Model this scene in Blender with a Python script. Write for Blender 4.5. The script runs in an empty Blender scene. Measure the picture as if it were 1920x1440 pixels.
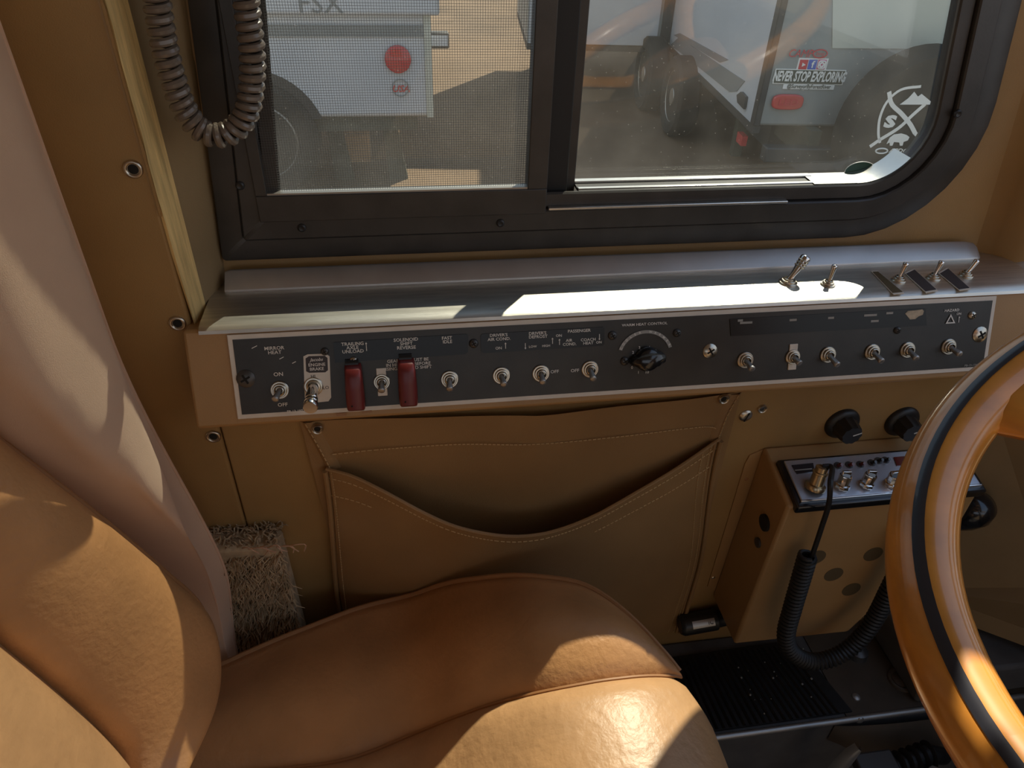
import bpy, math, random
from mathutils import Vector as V, Matrix
random.seed(7)
PI = math.pi
scene = bpy.context.scene
COL = scene.collection

# ------------------------------------------------------------------ camera
FPX = 1350.0
PITCH, YAW, ROLL = (math.radians(a) for a in (36.3, 9.55, 2.1))
CAM = V((0.0, -0.60, 0.95))
CF = V((math.sin(YAW)*math.cos(PITCH), math.cos(YAW)*math.cos(PITCH), -math.sin(PITCH)))
_r = V((math.cos(YAW), -math.sin(YAW), 0)); _u = _r.cross(CF)
CR = math.cos(ROLL)*_r + math.sin(ROLL)*_u
CU = math.cos(ROLL)*_u - math.sin(ROLL)*_r
cd = bpy.data.cameras.new('camera'); cam = bpy.data.objects.new('camera', cd); COL.objects.link(cam)
cd.sensor_width = 36.0; cd.lens = FPX/1920*36.0; cd.clip_start = 0.01; cd.clip_end = 300
cam.matrix_world = Matrix(((CR.x, CU.x, -CF.x, CAM.x), (CR.y, CU.y, -CF.y, CAM.y), (CR.z, CU.z, -CF.z, CAM.z), (0, 0, 0, 1)))
scene.camera = cam

# ------------------------------------------------------------------ light
SUN_TRAVEL = V((-0.415, -0.532, -0.738)).normalized()
sd = bpy.data.lights.new('sun', 'SUN'); sd.energy = 5.4; sd.angle = math.radians(0.55); sd.color = (1.0, 0.90, 0.76)
sun = bpy.data.objects.new('sun', sd); COL.objects.link(sun)
sun.rotation_euler = SUN_TRAVEL.to_track_quat('-Z', 'Y').to_euler()
w = bpy.data.worlds.new('World'); scene.world = w; w.use_nodes = True
nt = w.node_tree; nt.nodes.clear()
wo = nt.nodes.new('ShaderNodeOutputWorld'); bg = nt.nodes.new('ShaderNodeBackground')
tc = nt.nodes.new('ShaderNodeTexCoord'); sx = nt.nodes.new('ShaderNodeSeparateXYZ'); rp = nt.nodes.new('ShaderNodeValToRGB')
nt.links.new(tc.outputs['Generated'], sx.inputs[0]); nt.links.new(sx.outputs['Z'], rp.inputs[0])
rp.color_ramp.elements[0].position = 0.0; rp.color_ramp.elements[0].color = (0.80, 0.82, 0.84, 1)
rp.color_ramp.elements[1].position = 0.8; rp.color_ramp.elements[1].color = (0.36, 0.52, 0.80, 1)
nt.links.new(rp.outputs[0], bg.inputs[0]); bg.inputs[1].default_value = 0.70
nt.links.new(bg.outputs[0], wo.inputs[0])
scene.view_settings.view_transform = 'Standard'; scene.view_settings.look = 'None'
scene.view_settings.gamma = 1.0; scene.view_settings.use_curve_mapping = False
scene.view_settings.exposure = 0.60
scene.cycles.max_bounces = 8; scene.cycles.diffuse_bounces = 5; scene.cycles.transparent_max_bounces = 16
scene.cycles.sample_clamp_indirect = 6.0

# ------------------------------------------------------------------ geometry helpers
def ray(px, py): return CF + CR*((px-960)/FPX) - CU*((py-720)/FPX)
def atY(px, py, Y): d = ray(px, py); return CAM + d*((Y-CAM.y)/d.y)
def atZ(px, py, Z): d = ray(px, py); return CAM + d*((Z-CAM.z)/d.z)
def hit(px, py, P, N): d = ray(px, py); return CAM + d*((P-CAM).dot(N)/d.dot(N))

def frame_of(axis):
    a = axis.normalized(); t = V((0, 0, 1)) if abs(a.z) < .9 else V((1, 0, 0))
    e1 = a.cross(t).normalized(); return a, e1, a.cross(e1)

class MB:
    def __init__(s): s.v = []; s.f = []
    def add(s, vs, fs):
        o = len(s.v); s.v += [V(p) for p in vs]; s.f += [tuple(i+o for i in f) for f in fs]; return s
    def box(s, a, b):
        x0, y0, z0 = (min(p, q) for p, q in zip(a, b)); x1, y1, z1 = (max(p, q) for p, q in zip(a, b))
        return s.add([(x0, y0, z0), (x1, y0, z0), (x1, y1, z0), (x0, y1, z0), (x0, y0, z1), (x1, y0, z1), (x1, y1, z1), (x0, y1, z1)],
                     [(0, 3, 2, 1), (4, 5, 6, 7), (0, 1, 5, 4), (1, 2, 6, 5), (2, 3, 7, 6), (3, 0, 4, 7)])
    def obox(s, P, ex, ey, ez):            # oriented box from a corner and three edge vectors
        vs = [P+ex*i+ey*j+ez*k for k in (0, 1) for j in (0, 1) for i in (0, 1)]
        return s.add(vs, [(0, 2, 3, 1), (4, 5, 7, 6), (0, 1, 5, 4), (1, 3, 7, 5), (3, 2, 6, 7), (2, 0, 4, 6)])
    def loft(s, loops, closed=True, cap0=False, cap1=False):
        n = len(loops[0]); o = len(s.v)
        for L in loops: s.v += [V(p) for p in L]
        m = n if closed else n-1
        for i in range(len(loops)-1):
            for j in range(m):
                k = (j+1) % n
                s.f.append((o+i*n+j, o+i*n+k, o+(i+1)*n+k, o+(i+1)*n+j))
        if cap0: s.f.append(tuple(o+j for j in reversed(range(n))))
        if cap1: s.f.append(tuple(o+(len(loops)-1)*n+j for j in range(n)))
        return s
    def lathe(s, P, axis, prof, n=20, cap=True):   # prof: (height along axis, radius)
        a, e1, e2 = frame_of(axis)
        loops = [[P+a*h+(e1*math.cos(2*PI*k/n)+e2*math.sin(2*PI*k/n))*r for k in range(n)] for h, r in prof]
        return s.loft(loops, True, cap, cap)
    def tube(s, pts, r, n=8, closed=False, cap=True):
        pts = [V(p) for p in pts]; N = len(pts); loops = []
        t0 = (pts[1]-pts[0]).normalized(); _, e1, _2 = frame_of(t0)
        for i, p in enumerate(pts):
            if closed: t = (pts[(i+1) % N]-pts[i-1]).normalized()
            else: t = (pts[min(i+1, N-1)]-pts[max(i-1, 0)]).normalized()
            e1 = (e1-t*e1.dot(t)).normalized(); e2 = t.cross(e1)
            rr = r(i/(N-1)) if callable(r) else r
            loops.append([p+(e1*math.cos(2*PI*k/n)+e2*math.sin(2*PI*k/n))*rr for k in range(n)])
        if closed: loops.append(loops[0])
        return s.loft(loops, True, cap and not closed, cap and not closed)
    def prism(s, poly, ext):                # planar polygon extruded by a vector
        n = len(poly); poly = [V(p) for p in poly]; ext = V(ext)
        return s.add(poly+[p+ext for p in poly], [tuple(range(n)), tuple(reversed(range(n, 2*n)))]+[(i, i+n, (i+1) % n+n, (i+1) % n) for i in range(n)])
    def grid(s, P):                         # P[i][j]
        n = len(P[0]); o = len(s.v)
        for row in P: s.v += [V(p) for p in row]
        for i in range(len(P)-1):
            for j in range(n-1):
                s.f.append((o+i*n+j, o+i*n+j+1, o+(i+1)*n+j+1, o+(i+1)*n+j))
        return s

def wloc(o):
    p = V((0, 0, 0))
    while o is not None: p = p+V(o.location); o = o.parent
    return p
def build(name, mb, mat, parent=None, smooth=False, bevel=0.0, fix=True, origin=None, sharp=40):
    off = wloc(parent) if parent is not None else V((0, 0, 0))
    me = bpy.data.meshes.new(name)
    base = origin if origin is not None else off
    me.from_pydata([tuple(p-base) for p in mb.v], [], mb.f); me.validate()
    if fix:
        import bmesh
        bm = bmesh.new(); bm.from_mesh(me); bmesh.ops.recalc_face_normals(bm, faces=bm.faces); bm.to_mesh(me); bm.free()
    me.materials.append(M[mat] if isinstance(mat, str) else mat)
    o = bpy.data.objects.new(name, me); COL.objects.link(o)
    o.location = base-off
    if parent is not None: o.parent = parent
    if bevel:
        b = o.modifiers.new('bevel', 'BEVEL'); b.width = bevel; b.segments = 2; b.limit_method = 'ANGLE'; b.angle_limit = math.radians(35)
        smooth = True
    if smooth:
        me.polygons.foreach_set('use_smooth', [True]*len(me.polygons))
        me.set_sharp_from_angle(angle=math.radians(sharp))
    return o
def thing(name, label, cat, loc=(0, 0, 0), group=None):
    o = bpy.data.objects.new(name, None); COL.objects.link(o); o.location = loc; o.empty_display_size = .05
    return tag(o, label, cat, group)
def tag(o, label, cat, group=None):
    o['label'] = label; o['category'] = cat
    if group: o['group'] = group
    return o
def struct(name, label, cat, loc=(0, 0, 0)):
    o = thing(name, label, cat, loc); o['kind'] = 'structure'; return o

_tc = {}
def text_mesh(txt, bold=0.0, shear=0.0):
    k = (txt, bold, shear)
    if k not in _tc:
        c = bpy.data.curves.new('t', 'FONT'); c.body = txt; c.align_x = 'CENTER'; c.align_y = 'CENTER'; c.size = 1.0
        c.offset = bold; c.shear = shear; c.resolution_u = 2
        o = bpy.data.objects.new('t', c); COL.objects.link(o)
        dg = bpy.context.evaluated_depsgraph_get(); me = bpy.data.meshes.new_from_object(o.evaluated_get(dg))
        bpy.data.objects.remove(o); _tc[k] = me
    return _tc[k]
def lettering(txt, P, ex, ey, cap, mat, parent, wide=1.0, bold=0.012, shear=0.0, name='lettering'):
    """flat print: cap = height of capitals in metres, ex / ey = text directions"""
    me = text_mesh(txt, bold, shear).copy(); me.materials.clear(); me.materials.append(M[mat])
    o = bpy.data.objects.new(name, me); COL.objects.link(o); o.parent = parent
    ex, ey = ex.normalized(), ey.normalized(); ez = ex.cross(ey); s = cap/0.70
    m = Matrix((ex*s*wide, ey*s, ez*s)).transposed().to_4x4(); m.translation = P-wloc(parent)
    o.matrix_local = m
    return o
def smoothstep(t): t = max(0, min(1, t)); return t*t*(3-2*t)
def crv(pts, n):                            # Catmull-Rom through points
    pts = [V(p) for p in pts]; out = []
    q = [pts[0]*2-pts[1]]+pts+[pts[-1]*2-pts[-2]]
    segs = len(pts)-1
    for i in range(n+1):
        t = i/n*segs; k = min(int(t), segs-1); u = t-k
        a, b, c, d = q[k:k+4]
        out.append(0.5*((2*b)+(c-a)*u+(2*a-5*b+4*c-d)*u*u+(3*b-a-3*c+d)*u**3))
    return out
def coil(center, radius, pitch, wire, per=14, sides=6):
    """helical tube round a dense centre line"""
    L = [0]
    for a, b in zip(center, center[1:]): L.append(L[-1]+(b-a).length)
    tot = L[-1]; n = int(tot/pitch*per); pts = []; k = 0
    t0 = (center[1]-center[0]).normalized(); _, e1, _2 = frame_of(t0)
    for i in range(n+1):
        s = tot*i/n
        while k < len(L)-2 and L[k+1] < s: k += 1
        u = (s-L[k])/max(1e-9, L[k+1]-L[k]); p = center[k].lerp(center[k+1], u)
        t = (center[min(k+2, len(center)-1)]-center[max(k-1, 0)]).normalized()
        e1 = (e1-t*e1.dot(t)).normalized(); e2 = t.cross(e1); a = 2*PI*i/per
        pts.append(p+(e1*math.cos(a)+e2*math.sin(a))*radius)
    return MB().tube(pts, wire, sides)

# ------------------------------------------------------------------ materials
M = {}
def mat(name, col, rough=.6, metal=0.0, noise=0.0, nscale=40, bump=0.0, bscale=300, coat=0.0, spec=.5, col2=None, stretch=None, sheen=0.0, detail=4):
    m = bpy.data.materials.new(name); m.use_nodes = True; n = m.node_tree.nodes; l = m.node_tree.links
    p = n['Principled BSDF']; p.inputs['Base Color'].default_value = (*col, 1); p.inputs['Roughness'].default_value = rough
    p.inputs['Metallic'].default_value = metal; p.inputs['Coat Weight'].default_value = coat; p.inputs['Coat Roughness'].default_value = .08
    p.inputs['Specular IOR Level'].default_value = spec; p.inputs['Sheen Weight'].default_value = sheen
    tc = n.new('ShaderNodeTexCoord'); mp = n.new('ShaderNodeMapping'); l.new(tc.outputs['Object'], mp.inputs[0])
    if stretch: mp.inputs['Scale'].default_value = stretch
    if noise or col2:
        t = n.new('ShaderNodeTexNoise'); t.inputs['Scale'].default_value = nscale; t.inputs['Detail'].default_value = detail; l.new(mp.outputs[0], t.inputs['Vector'])
        r = n.new('ShaderNodeValToRGB'); r.color_ramp.elements[0].position = .3; r.color_ramp.elements[1].position = .7
        c2 = col2 or tuple(c*(1-noise) for c in col)
        r.color_ramp.elements[0].color = (*c2, 1); r.color_ramp.elements[1].color = (*(tuple(min(1, c*(1+noise*.4)) for c in col)), 1)
        l.new(t.outputs['Fac'], r.inputs[0]); l.new(r.outputs[0], p.inputs['Base Color'])
    if bump:
        t2 = n.new('ShaderNodeTexNoise'); t2.inputs['Scale'].default_value = bscale; t2.inputs['Detail'].default_value = 5; l.new(mp.outputs[0], t2.inputs['Vector'])
        b = n.new('ShaderNodeBump'); b.inputs['Strength'].default_value = bump; b.inputs['Distance'].default_value = .001
        l.new(t2.outputs['Fac'], b.inputs['Height']); l.new(b.outputs[0], p.inputs['Normal'])
    M[name] = m; return m
mat('vinyl_tan', (.37, .215, .075), .48, noise=.14, nscale=9, bump=.25, bscale=900)
mat('vinyl_olive', (.30, .20, .095), .55, noise=.15, nscale=12, bump=.2, bscale=900)
mat('paint_tan', (.40, .225, .085), .45, noise=.10, nscale=14, bump=.12, bscale=700)
mat('pouch_vinyl', (.33, .185, .072), .45, noise=.18, nscale=8, bump=.3, bscale=700)
mat('thread', (.54, .35, .155), .8)
mat('raw_wood', (.80, .55, .22), .7, noise=.35, nscale=30, stretch=(6, 6, .5), bump=.5, bscale=120)
mat('seat_vinyl', (.50, .25, .098), .42, noise=.22, nscale=14, bump=.8, bscale=160, detail=8)
mat('seat_insert', (.50, .28, .13), .42, noise=.16, nscale=22, bump=.9, bscale=110, detail=8)
mat('piping', (.34, .16, .06), .5)
mat('curtain_cloth', (.82, .58, .40), .9, noise=.05, nscale=30, bump=.3, bscale=1500, sheen=.2)
mat('black_frame', (.048, .043, .038), .42, noise=.3, nscale=30, bump=.1, bscale=500)
mat('frame_dark', (.012, .011, .010), .6)
mat('aluminium', (.74, .72, .68), .30, metal=1.0, noise=.1, nscale=30, bump=.1, bscale=200)
mat('brushed', (.72, .69, .62), .43, metal=1.0, noise=.18, nscale=18, stretch=(1, 12, 12), bump=.15, bscale=160)
mat('rail_metal', (.55, .53, .51), .42, metal=.75, noise=.10, nscale=25)
mat('panel_black', (.034, .029, .022), .38, noise=.3, nscale=30, bump=.06, bscale=800)
mat('panel_white', (.74, .66, .55), .5, noise=.08, nscale=60)
mat('strip_gloss', (.012, .012, .011), .28, spec=.35)
mat('print_white', (.80, .76, .68), .6)
mat('print_grey', (.34, .32, .28), .6)
mat('print_dark', (.05, .04, .04), .6)
mat('chrome', (.80, .78, .75), .13, metal=1.0)
mat('nickel', (.60, .54, .44), .30, metal=1.0)
mat('brass', (.50, .42, .29), .28, metal=1.0)
mat('red_plastic', (.15, .018, .016), .35)
mat('black_plastic', (.016, .015, .014), .40)
mat('black_gloss', (.010, .010, .011), .18, coat=.4)
mat('rubber', (.014, .013, .012), .55, noise=.3, nscale=60)
mat('cord_brown', (.16, .125, .095), .30, noise=.12, nscale=60, coat=.25)
mat('wood_rim', (.76, .31, .045), .30, noise=.22, nscale=14, coat=.8, stretch=(2, 2, 6), detail=8)
mat('rim_inlay', (.020, .022, .030), .35, coat=.5)
mat('hub_brown', (.25, .10, .035), .35, coat=.4)
mat('radio_face', (.55, .56, .60), .28, metal=.7)
mat('smoke_window', (.03, .03, .035), .12, coat=.5)
mat('red_window', (.12, .012, .008), .15, coat=.5)
mat('hole_dark', (.012, .010, .007), .9)
mat('grille_dark', (.10, .065, .025), .8)
mat('shag', (.50, .37, .22), .95, noise=.35, nscale=60)
mat('floor_grey', (.10, .095, .09), .6, noise=.25, nscale=30)
mat('floor_brown', (.075, .052, .032), .55, noise=.3, nscale=20)
mat('mat_rubber', (.012, .011, .010), .42, noise=.4, nscale=60)
mat('dark_metal', (.09, .085, .08), .4, metal=.6)
mat('worn_steel', (.42, .40, .37), .42, metal=.8)
mat('ceiling_cloth', (.34, .25, .16), .9)
mat('trailer_white', (.54, .57, .62), .35, noise=.04, nscale=3)
mat('trailer_grey', (.27, .295, .295), .4, noise=.05, nscale=3)
mat('trailer_light', (.52, .54, .48), .4)
mat('trailer_stripe', (.17, .20, .22), .4)
mat('trailer_dark', (.035, .038, .042), .5)
mat('tyre', (.014, .0135, .013), .8, noise=.2, nscale=30)
mat('underframe', (.075, .08, .06), .7, noise=.3, nscale=8)
mat('red_lens', (.55, .03, .035), .2, coat=.5)
mat('sticker_blue', (.04, .12, .55), .4)
mat('sticker_red', (.60, .03, .05), .4)
mat('sticker_pink', (.62, .12, .28), .4)
mat('sticker_white', (.85, .85, .83), .4)
mat('sticker_black', (.03, .05, .04), .4)
mat('sticker_green', (.02, .07, .04), .4)
mat('block_wood', (.62, .38, .20), .8, noise=.2, nscale=12)
mat('earth', (.20, .128, .075), .95, noise=.30, nscale=1.3, bump=.6, bscale=9, detail=10)
mat('paper_tan', (.55, .44, .30), .8, noise=.3, nscale=200)

def glass_mat(name, dust, scale, tint=(.875, .905, .875)):
    m = bpy.data.materials.new(name); m.use_nodes = True; n = m.node_tree.nodes; l = m.node_tree.links; n.clear()
    out = n.new('ShaderNodeOutputMaterial'); tr = n.new('ShaderNodeBsdfTransparent'); tr.inputs[0].default_value = (*tint, 1)
    gl = n.new('ShaderNodeBsdfGlossy'); gl.inputs['Roughness'].default_value = .02
    lw = n.new('ShaderNodeLayerWeight'); pw = n.new('ShaderNodeMath'); pw.operation = 'POWER'; l.new(lw.outputs['Facing'], pw.inputs[0]); pw.inputs[1].default_value = 5
    fr = n.new('ShaderNodeMath'); fr.operation = 'MULTIPLY_ADD'; l.new(pw.outputs[0], fr.inputs[0]); fr.inputs[1].default_value = .92; fr.inputs[2].default_value = .04
    m1 = n.new('ShaderNodeMixShader'); l.new(fr.outputs[0], m1.inputs[0]); l.new(tr.outputs[0], m1.inputs[1]); l.new(gl.outputs[0], m1.inputs[2])
    tl = n.new('ShaderNodeBsdfTranslucent'); tl.inputs[0].default_value = (.85, .82, .74, 1)
    tc = n.new('ShaderNodeTexCoord')
    a = n.new('ShaderNodeTexNoise'); a.inputs['Scale'].default_value = scale; a.inputs['Detail'].default_value = 8; l.new(tc.outputs['Object'], a.inputs['Vector'])
    b = n.new('ShaderNodeTexVoronoi'); b.inputs['Scale'].default_value = 150; b.inputs['Randomness'].default_value = 1.0; l.new(tc.outputs['Object'], b.inputs['Vector'])
    r1 = n.new('ShaderNodeMapRange'); r1.inputs[1].default_value = .35; r1.inputs[2].default_value = .75; r1.inputs[3].default_value = dust*.5; r1.inputs[4].default_value = dust*1.5
    l.new(a.outputs['Fac'], r1.inputs[0])
    r2 = n.new('ShaderNodeMapRange'); r2.inputs[1].default_value = .02; r2.inputs[2].default_value = .09; r2.inputs[3].default_value = .16; r2.inputs[4].default_value = 0.0
    l.new(b.outputs['Distance'], r2.inputs[0])
    ad = n.new('ShaderNodeMath'); ad.operation = 'ADD'; ad.use_clamp = True; l.new(r1.outputs[0], ad.inputs[0]); l.new(r2.outputs[0], ad.inputs[1])
    m2 = n.new('ShaderNodeMixShader'); l.new(ad.outputs[0], m2.inputs[0]); l.new(m1.outputs[0], m2.inputs[1]); l.new(tl.outputs[0], m2.inputs[2])
    l.new(m2.outputs[0], out.inputs[0]); M[name] = m
glass_mat('dusty_glass', .021, 16)
glass_mat('dusty_glass_screened', .024, 12)
m = M['curtain_cloth']; n_ = m.node_tree.nodes; l_ = m.node_tree.links
tlc = n_.new('ShaderNodeBsdfTranslucent'); tlc.inputs[0].default_value = (.90, .64, .42, 1); mxc = n_.new('ShaderNodeMixShader'); mxc.inputs[0].default_value = .38
l_.new(n_['Principled BSDF'].outputs[0], mxc.inputs[1]); l_.new(tlc.outputs[0], mxc.inputs[2]); l_.new(mxc.outputs[0], n_['Material Output'].inputs[0])
m = bpy.data.materials.new('screen_wire'); m.use_nodes = True; p = m.node_tree.nodes['Principled BSDF']
p.inputs['Base Color'].default_value = (.10, .10, .10, 1); p.inputs['Roughness'].default_value = .5; M['screen_wire'] = m

X, Y, Z = V((1, 0, 0)), V((0, 1, 0)), V((0, 0, 1))
exec_parts = []
# ================================================================== SETTING: the cab
# ---- window outline in the wall plane (x, z)
ZB = .623
WC = [(-.1775, ZB), (.620, ZB), (.521, 1.15), (-.134, 1.15)]
WRAD = [.004, .120, .09, .03]
def rloop(corners, radii, d, y, n=9):
    """rounded polygon, inset by d, at depth y"""
    k = len(corners); P = [V((a, b)) for a, b in corners]; out = []; Q = []
    for i in range(k):
        a, b, c = P[i-1], P[i], P[(i+1) % k]
        u, v = (b-a).normalized(), (c-b).normalized(); nu, nv = V((-u.y, u.x)), V((-v.y, v.x))
        # intersection of the offset edges
        p1, p2 = b+nu*d, b+nv*d; den = u.x*v.y-u.y*v.x
        t = ((p2.x-p1.x)*v.y-(p2.y-p1.y)*v.x)/den; Q.append(p1+u*t)
    for i in range(k):
        a, b, c = Q[i-1], Q[i], Q[(i+1) % k]
        u, v = (b-a).normalized(), (c-b).normalized(); r = max(radii[i]-d, .003)
        ang = math.acos(max(-1, min(1, u.dot(v)))); tl = r*math.tan(ang/2)
        s = b-u*tl; nu = V((-u.y, u.x)); cen = s+nu*r
        a0 = math.atan2(-nu.y, -nu.x)
        for j in range(n+1):
            t = a0+ang*j/n; q = cen+V((math.cos(t), math.sin(t)))*r
            out.append(V((q.x, y, q.y)))
    return out

wall = struct('wall_left', 'tan vinyl covered side wall of the cab around the window', 'wall', (-.4, 0, 0))
# lower panel, rear post panel
mb = MB().box((-.1985, 0, -.35), (1.05, .078, .585)); build('lower_panel', mb, 'vinyl_tan', wall, bevel=.002)
post = MB().prism([(-1.3, .0, -.35), (-.1999, .0, -.35), (-.1999, .0, .585), (-.1999, 0, 1.25), (-1.3, 0, 1.25)], (0, .09, 0))
build('post_panel', post, 'vinyl_tan', wall, bevel=.003)
# the window reveal: raw wood edge and the olive jamb behind it
n = 26; g = []
rnd = random.Random(3)
for i in range(n+1):
    z = .590+(1.25-.590)*i/n; j = (rnd.random()-.5)*.0022
    wfac = min(1, .25+(z-.59)/.10)
    g.append([V((-.2003+.0045*(1-wfac), .0005, z)), V((-.1975+.0025*(1-wfac)+j*.6, -.0012, z)), V((-.1925, .0225, z)), V((-.1905, .026, z))])
build('wood_edge', MB().grid(g), 'raw_wood', wall)
g = []
for i in range(13):
    z = .585+(1.25-.585)*i/12
    g.append([V((-.1905, .026, z)), V((-.185, .05, z)), V((-.1775+.083*(z-ZB)-.0005, .0795, z)), V((-.1775+.083*(z-ZB)-.0015, .10, z))])
build('jamb_panel', MB().grid(g), 'vinyl_olive', wall, smooth=True)
# torn vinyl lip hanging along the raw edge
g = []
for i in range(61):
    z = .70+(1.10-.70)*i/60; e = .0016+.0022*abs(math.sin(i*1.7))*rnd.random()
    g.append([V((-.2012, -.0004, z)), V((-.2003, -.0018-e*.3, z)), V((-.1994+e*.5, -.0022-e*.2, z))])
build('torn_vinyl_lip', MB().grid(g), 'vinyl_tan', wall)
# surround of the window, pillar on the right, header
lo = [rloop(WC, WRAD, .004, .079), rloop(WC, WRAD, -.003, .076), rloop(WC, [.05, .16, .1, .05], -.05, .074), rloop(WC, [.05, .2, .1, .05], -.16, .072)]
build('window_surround', MB().loft(lo), 'vinyl_tan', wall, smooth=True)
g = []
for i in range(25):
    z = .555+(1.25-.555)*i/24; x0 = .632-.19*(z-ZB)*.55
    row = [(x0, .0775), (x0+.012, .073), (x0+.024, .058), (x0+.034, .040), (x0+.055, .028), (x0+.080, .024), (x0+.105, .030), (x0+.120, .05), (x0+.130, .09)]
    g.append([V((a, b, z)) for a, b in row])
build('pillar_cover', MB().grid(g), 'vinyl_tan', wall, smooth=True, sharp=80)
build('header_panel', MB().box((-1.3, .0, 1.16), (.602, .09, 1.42)), 'vinyl_tan', wall, bevel=.004)

def snap(P, N, r=.0075, parent=wall, name='snap_fastener', m1='nickel', m2='hole_dark'):
    o = build(name, MB().lathe(P, N, [(-.001, r), (.0012, r), (.0022, r*.86), (.0018, r*.66), (.0006, r*.6), (.0006, .0)], 20, False), m1, parent, smooth=True, sharp=60)
    build('socket', MB().lathe(P, N, [(.0004, r*.58), (.0010, r*.5), (.0014, r*.25), (.0014, 0)], 16, False), m2, o, smooth=True)
    return o
for q in ((250, 317), (333, 606), (400, 818)): snap(atY(*q, -.0005), -Y)
snap(atY(1429, 766, -.0005), -Y, .0058, m2='dark_metal')
# slotted screw head next to it
P = atY(1398, 779, 0); o = build('slotted_screw', MB().lathe(P, -Y, [(0, .008), (.001, .008), (.003, .006), (.0037, .0025), (.0037, 0)], 20, False), 'nickel', wall, smooth=True)
dv = (X*.28+Z*.96); build('slot', MB().obox(P-dv*.0062-X*.0007-Y*.0041, dv*.0124, X*.0014, Y*.001), 'hole_dark', o)
for q in ((1399, 897), (1337, 1082)):
    P = atY(*q, -.0005); build('rivet', MB().lathe(P, -Y, [(0, .0033), (.0012, .003), (.0020, .0016), (.0021, 0)], 12, False), 'nickel' if q[1] > 1000 else 'piping', wall, smooth=True)

# ---- floor
fl = struct('floor', 'dark cab floor with a raised sill beside the seat', 'floor', (.4, -.1, -.02))
build('sill_plate', MB().box((-1.3, -.150, -.35), (1.05, .0, -.002)), 'floor_grey', fl, bevel=.004)
build('brown_plate', MB().box((.565, -.1485, -.002), (1.05, -.001, .0)), 'floor_brown', fl)
build('edge_strip', MB().tube([(-1.2, -.151, -.0015), (1.0, -.148, -.0015)], .0045, 10), 'worn_steel', fl, smooth=True)
build('lower_floor', MB().box((-1.3, -1.9, -.40), (1.6, -.15, -.34)), 'floor_grey', fl)
for q in ((1605, 1307), (1612, 1350)):
    P = atZ(*q, .0) if q[1] < 1330 else atY(*q, -.1508)
    build('floor_screw', MB().lathe(P, Z if q[1] < 1330 else -Y, [(0, .006), (.0015, .0055), (.003, .003), (.003, 0)], 14, False), 'worn_steel', fl, smooth=True)
P = atZ(1690, 1275, .0)
build('floor_plug', MB().lathe(P, Z, [(0, .020), (.003, .019), (.004, .016), (.002, .013), (.004, .008), (.005, 0)], 22, False), 'floor_brown', fl, smooth=True)
P = atZ(1606, 1226, .0)
build('floor_boss', MB().lathe(P, Z, [(0, .016), (.010, .014), (.014, .008), (.015, 0)], 16, False), 'dark_metal', fl, smooth=True)
# ---- rest of the cab, beyond the frame
ce = build('ceiling', MB().box((-1.9, -2.0, 1.40), (.70, .1, 1.44)), 'ceiling_cloth'); tag(ce, 'beige headliner above the driver', 'ceiling'); ce['kind'] = 'structure'
wr = build('wall_rear', MB().box((-1.95, -2.0, -.4), (-1.9, .1, 1.44)), 'ceiling_cloth'); tag(wr, 'beige partition behind the cab', 'wall'); wr['kind'] = 'structure'
wr = build('wall_right', MB().box((-1.9, -2.05, -.4), (1.6, -2.0, .75)).box((-1.9, -2.05, 1.25), (1.6, -2.0, 1.44)).box((-1.9, -2.05, .75), (-1.0, -2.0, 1.25)), 'ceiling_cloth'); tag(wr, 'low beige wall on the far side of the cab', 'wall'); wr['kind'] = 'structure'
fw = build('wall_front', MB().box((1.05, -2.0, -.4), (1.10, .078, .62)), 'floor_brown'); tag(fw, 'dark front bulkhead below the windscreen', 'wall'); fw['kind'] = 'structure'

# ---- window
win = struct('window_1', 'black framed sliding side window with insect screen on its rear half', 'window', (.2, .09, ZB))
L = lambda d, y: rloop(WC, WRAD, d, y)
build('outer_flange', MB().loft([L(.0, .098), L(.0, .0690), L(.0015, .0680), L(.0205, .0680), L(.022, .0695), L(.022, .082)]), 'black_frame', win, smooth=True)
build('inner_flange', MB().loft([L(.0225, .084), L(.0225, .0655), L(.0235, .0645), L(.0425, .0645), L(.044, .0660), L(.044, .084)]), 'black_frame', win, smooth=True)
build('glazing_channel', MB().loft([L(.0445, .086), L(.0445, .0710), L(.0455, .0700), L(.0575, .0708), L(.0590, .0725), L(.0585, .076), L(.040, .098), L(.040, .112)]), 'black_frame', win, smooth=True)
def zin(x): return ZB+.059
gl = build('glass_pane', MB().prism(rloop([(.150, ZB+.045), (.620-.042, ZB+.045), (.521-.038, 1.10), (.150, 1.10)], [.003, .085, .04, .003], 0, .104), (0, .003, 0)), 'dusty_glass', win)
gl2 = build('glass_pane', MB().box((-.145, .108, ZB+.045), (.150, .111, 1.10)), 'dusty_glass_screened', win)
# centre post and screen frame
build('centre_post', MB().box((.136, .082, ZB+.03), (.1635, .106, 1.11)), 'frame_dark', win, bevel=.0015)
build('centre_post_trim', MB().box((.1600, .092, ZB+.04), (.1735, .108, 1.11)), 'black_frame', win, bevel=.001)
sf = MB(); SX0, SX1, SX2, SX3, SZ0, SZ1 = -.1345, -.1240, .1200, .1390, .664, .6895
sf.box((SX0, .0625, SZ0), (SX3, .0800, SZ1)); sf.box((SX0, .0625, SZ1), (SX1, .0800, 1.09)); sf.box((SX2, .0625, SZ1), (SX3, .0800, 1.09)); sf.box((SX0, .0625, 1.075), (SX3, .0800, 1.09))
scf = build('screen_frame', sf, 'black_frame', win, bevel=.0008)
build('screen_spline', MB().box((SX1, .0640, SZ1), (SX2, .072, SZ1+.0018)), 'worn_steel', scf)
sc = MB(); t = .00013
x = SX1
while x < SX2: sc.box((x-t, .0692, SZ1), (x+t, .0695, 1.078)); x += .0022
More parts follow.
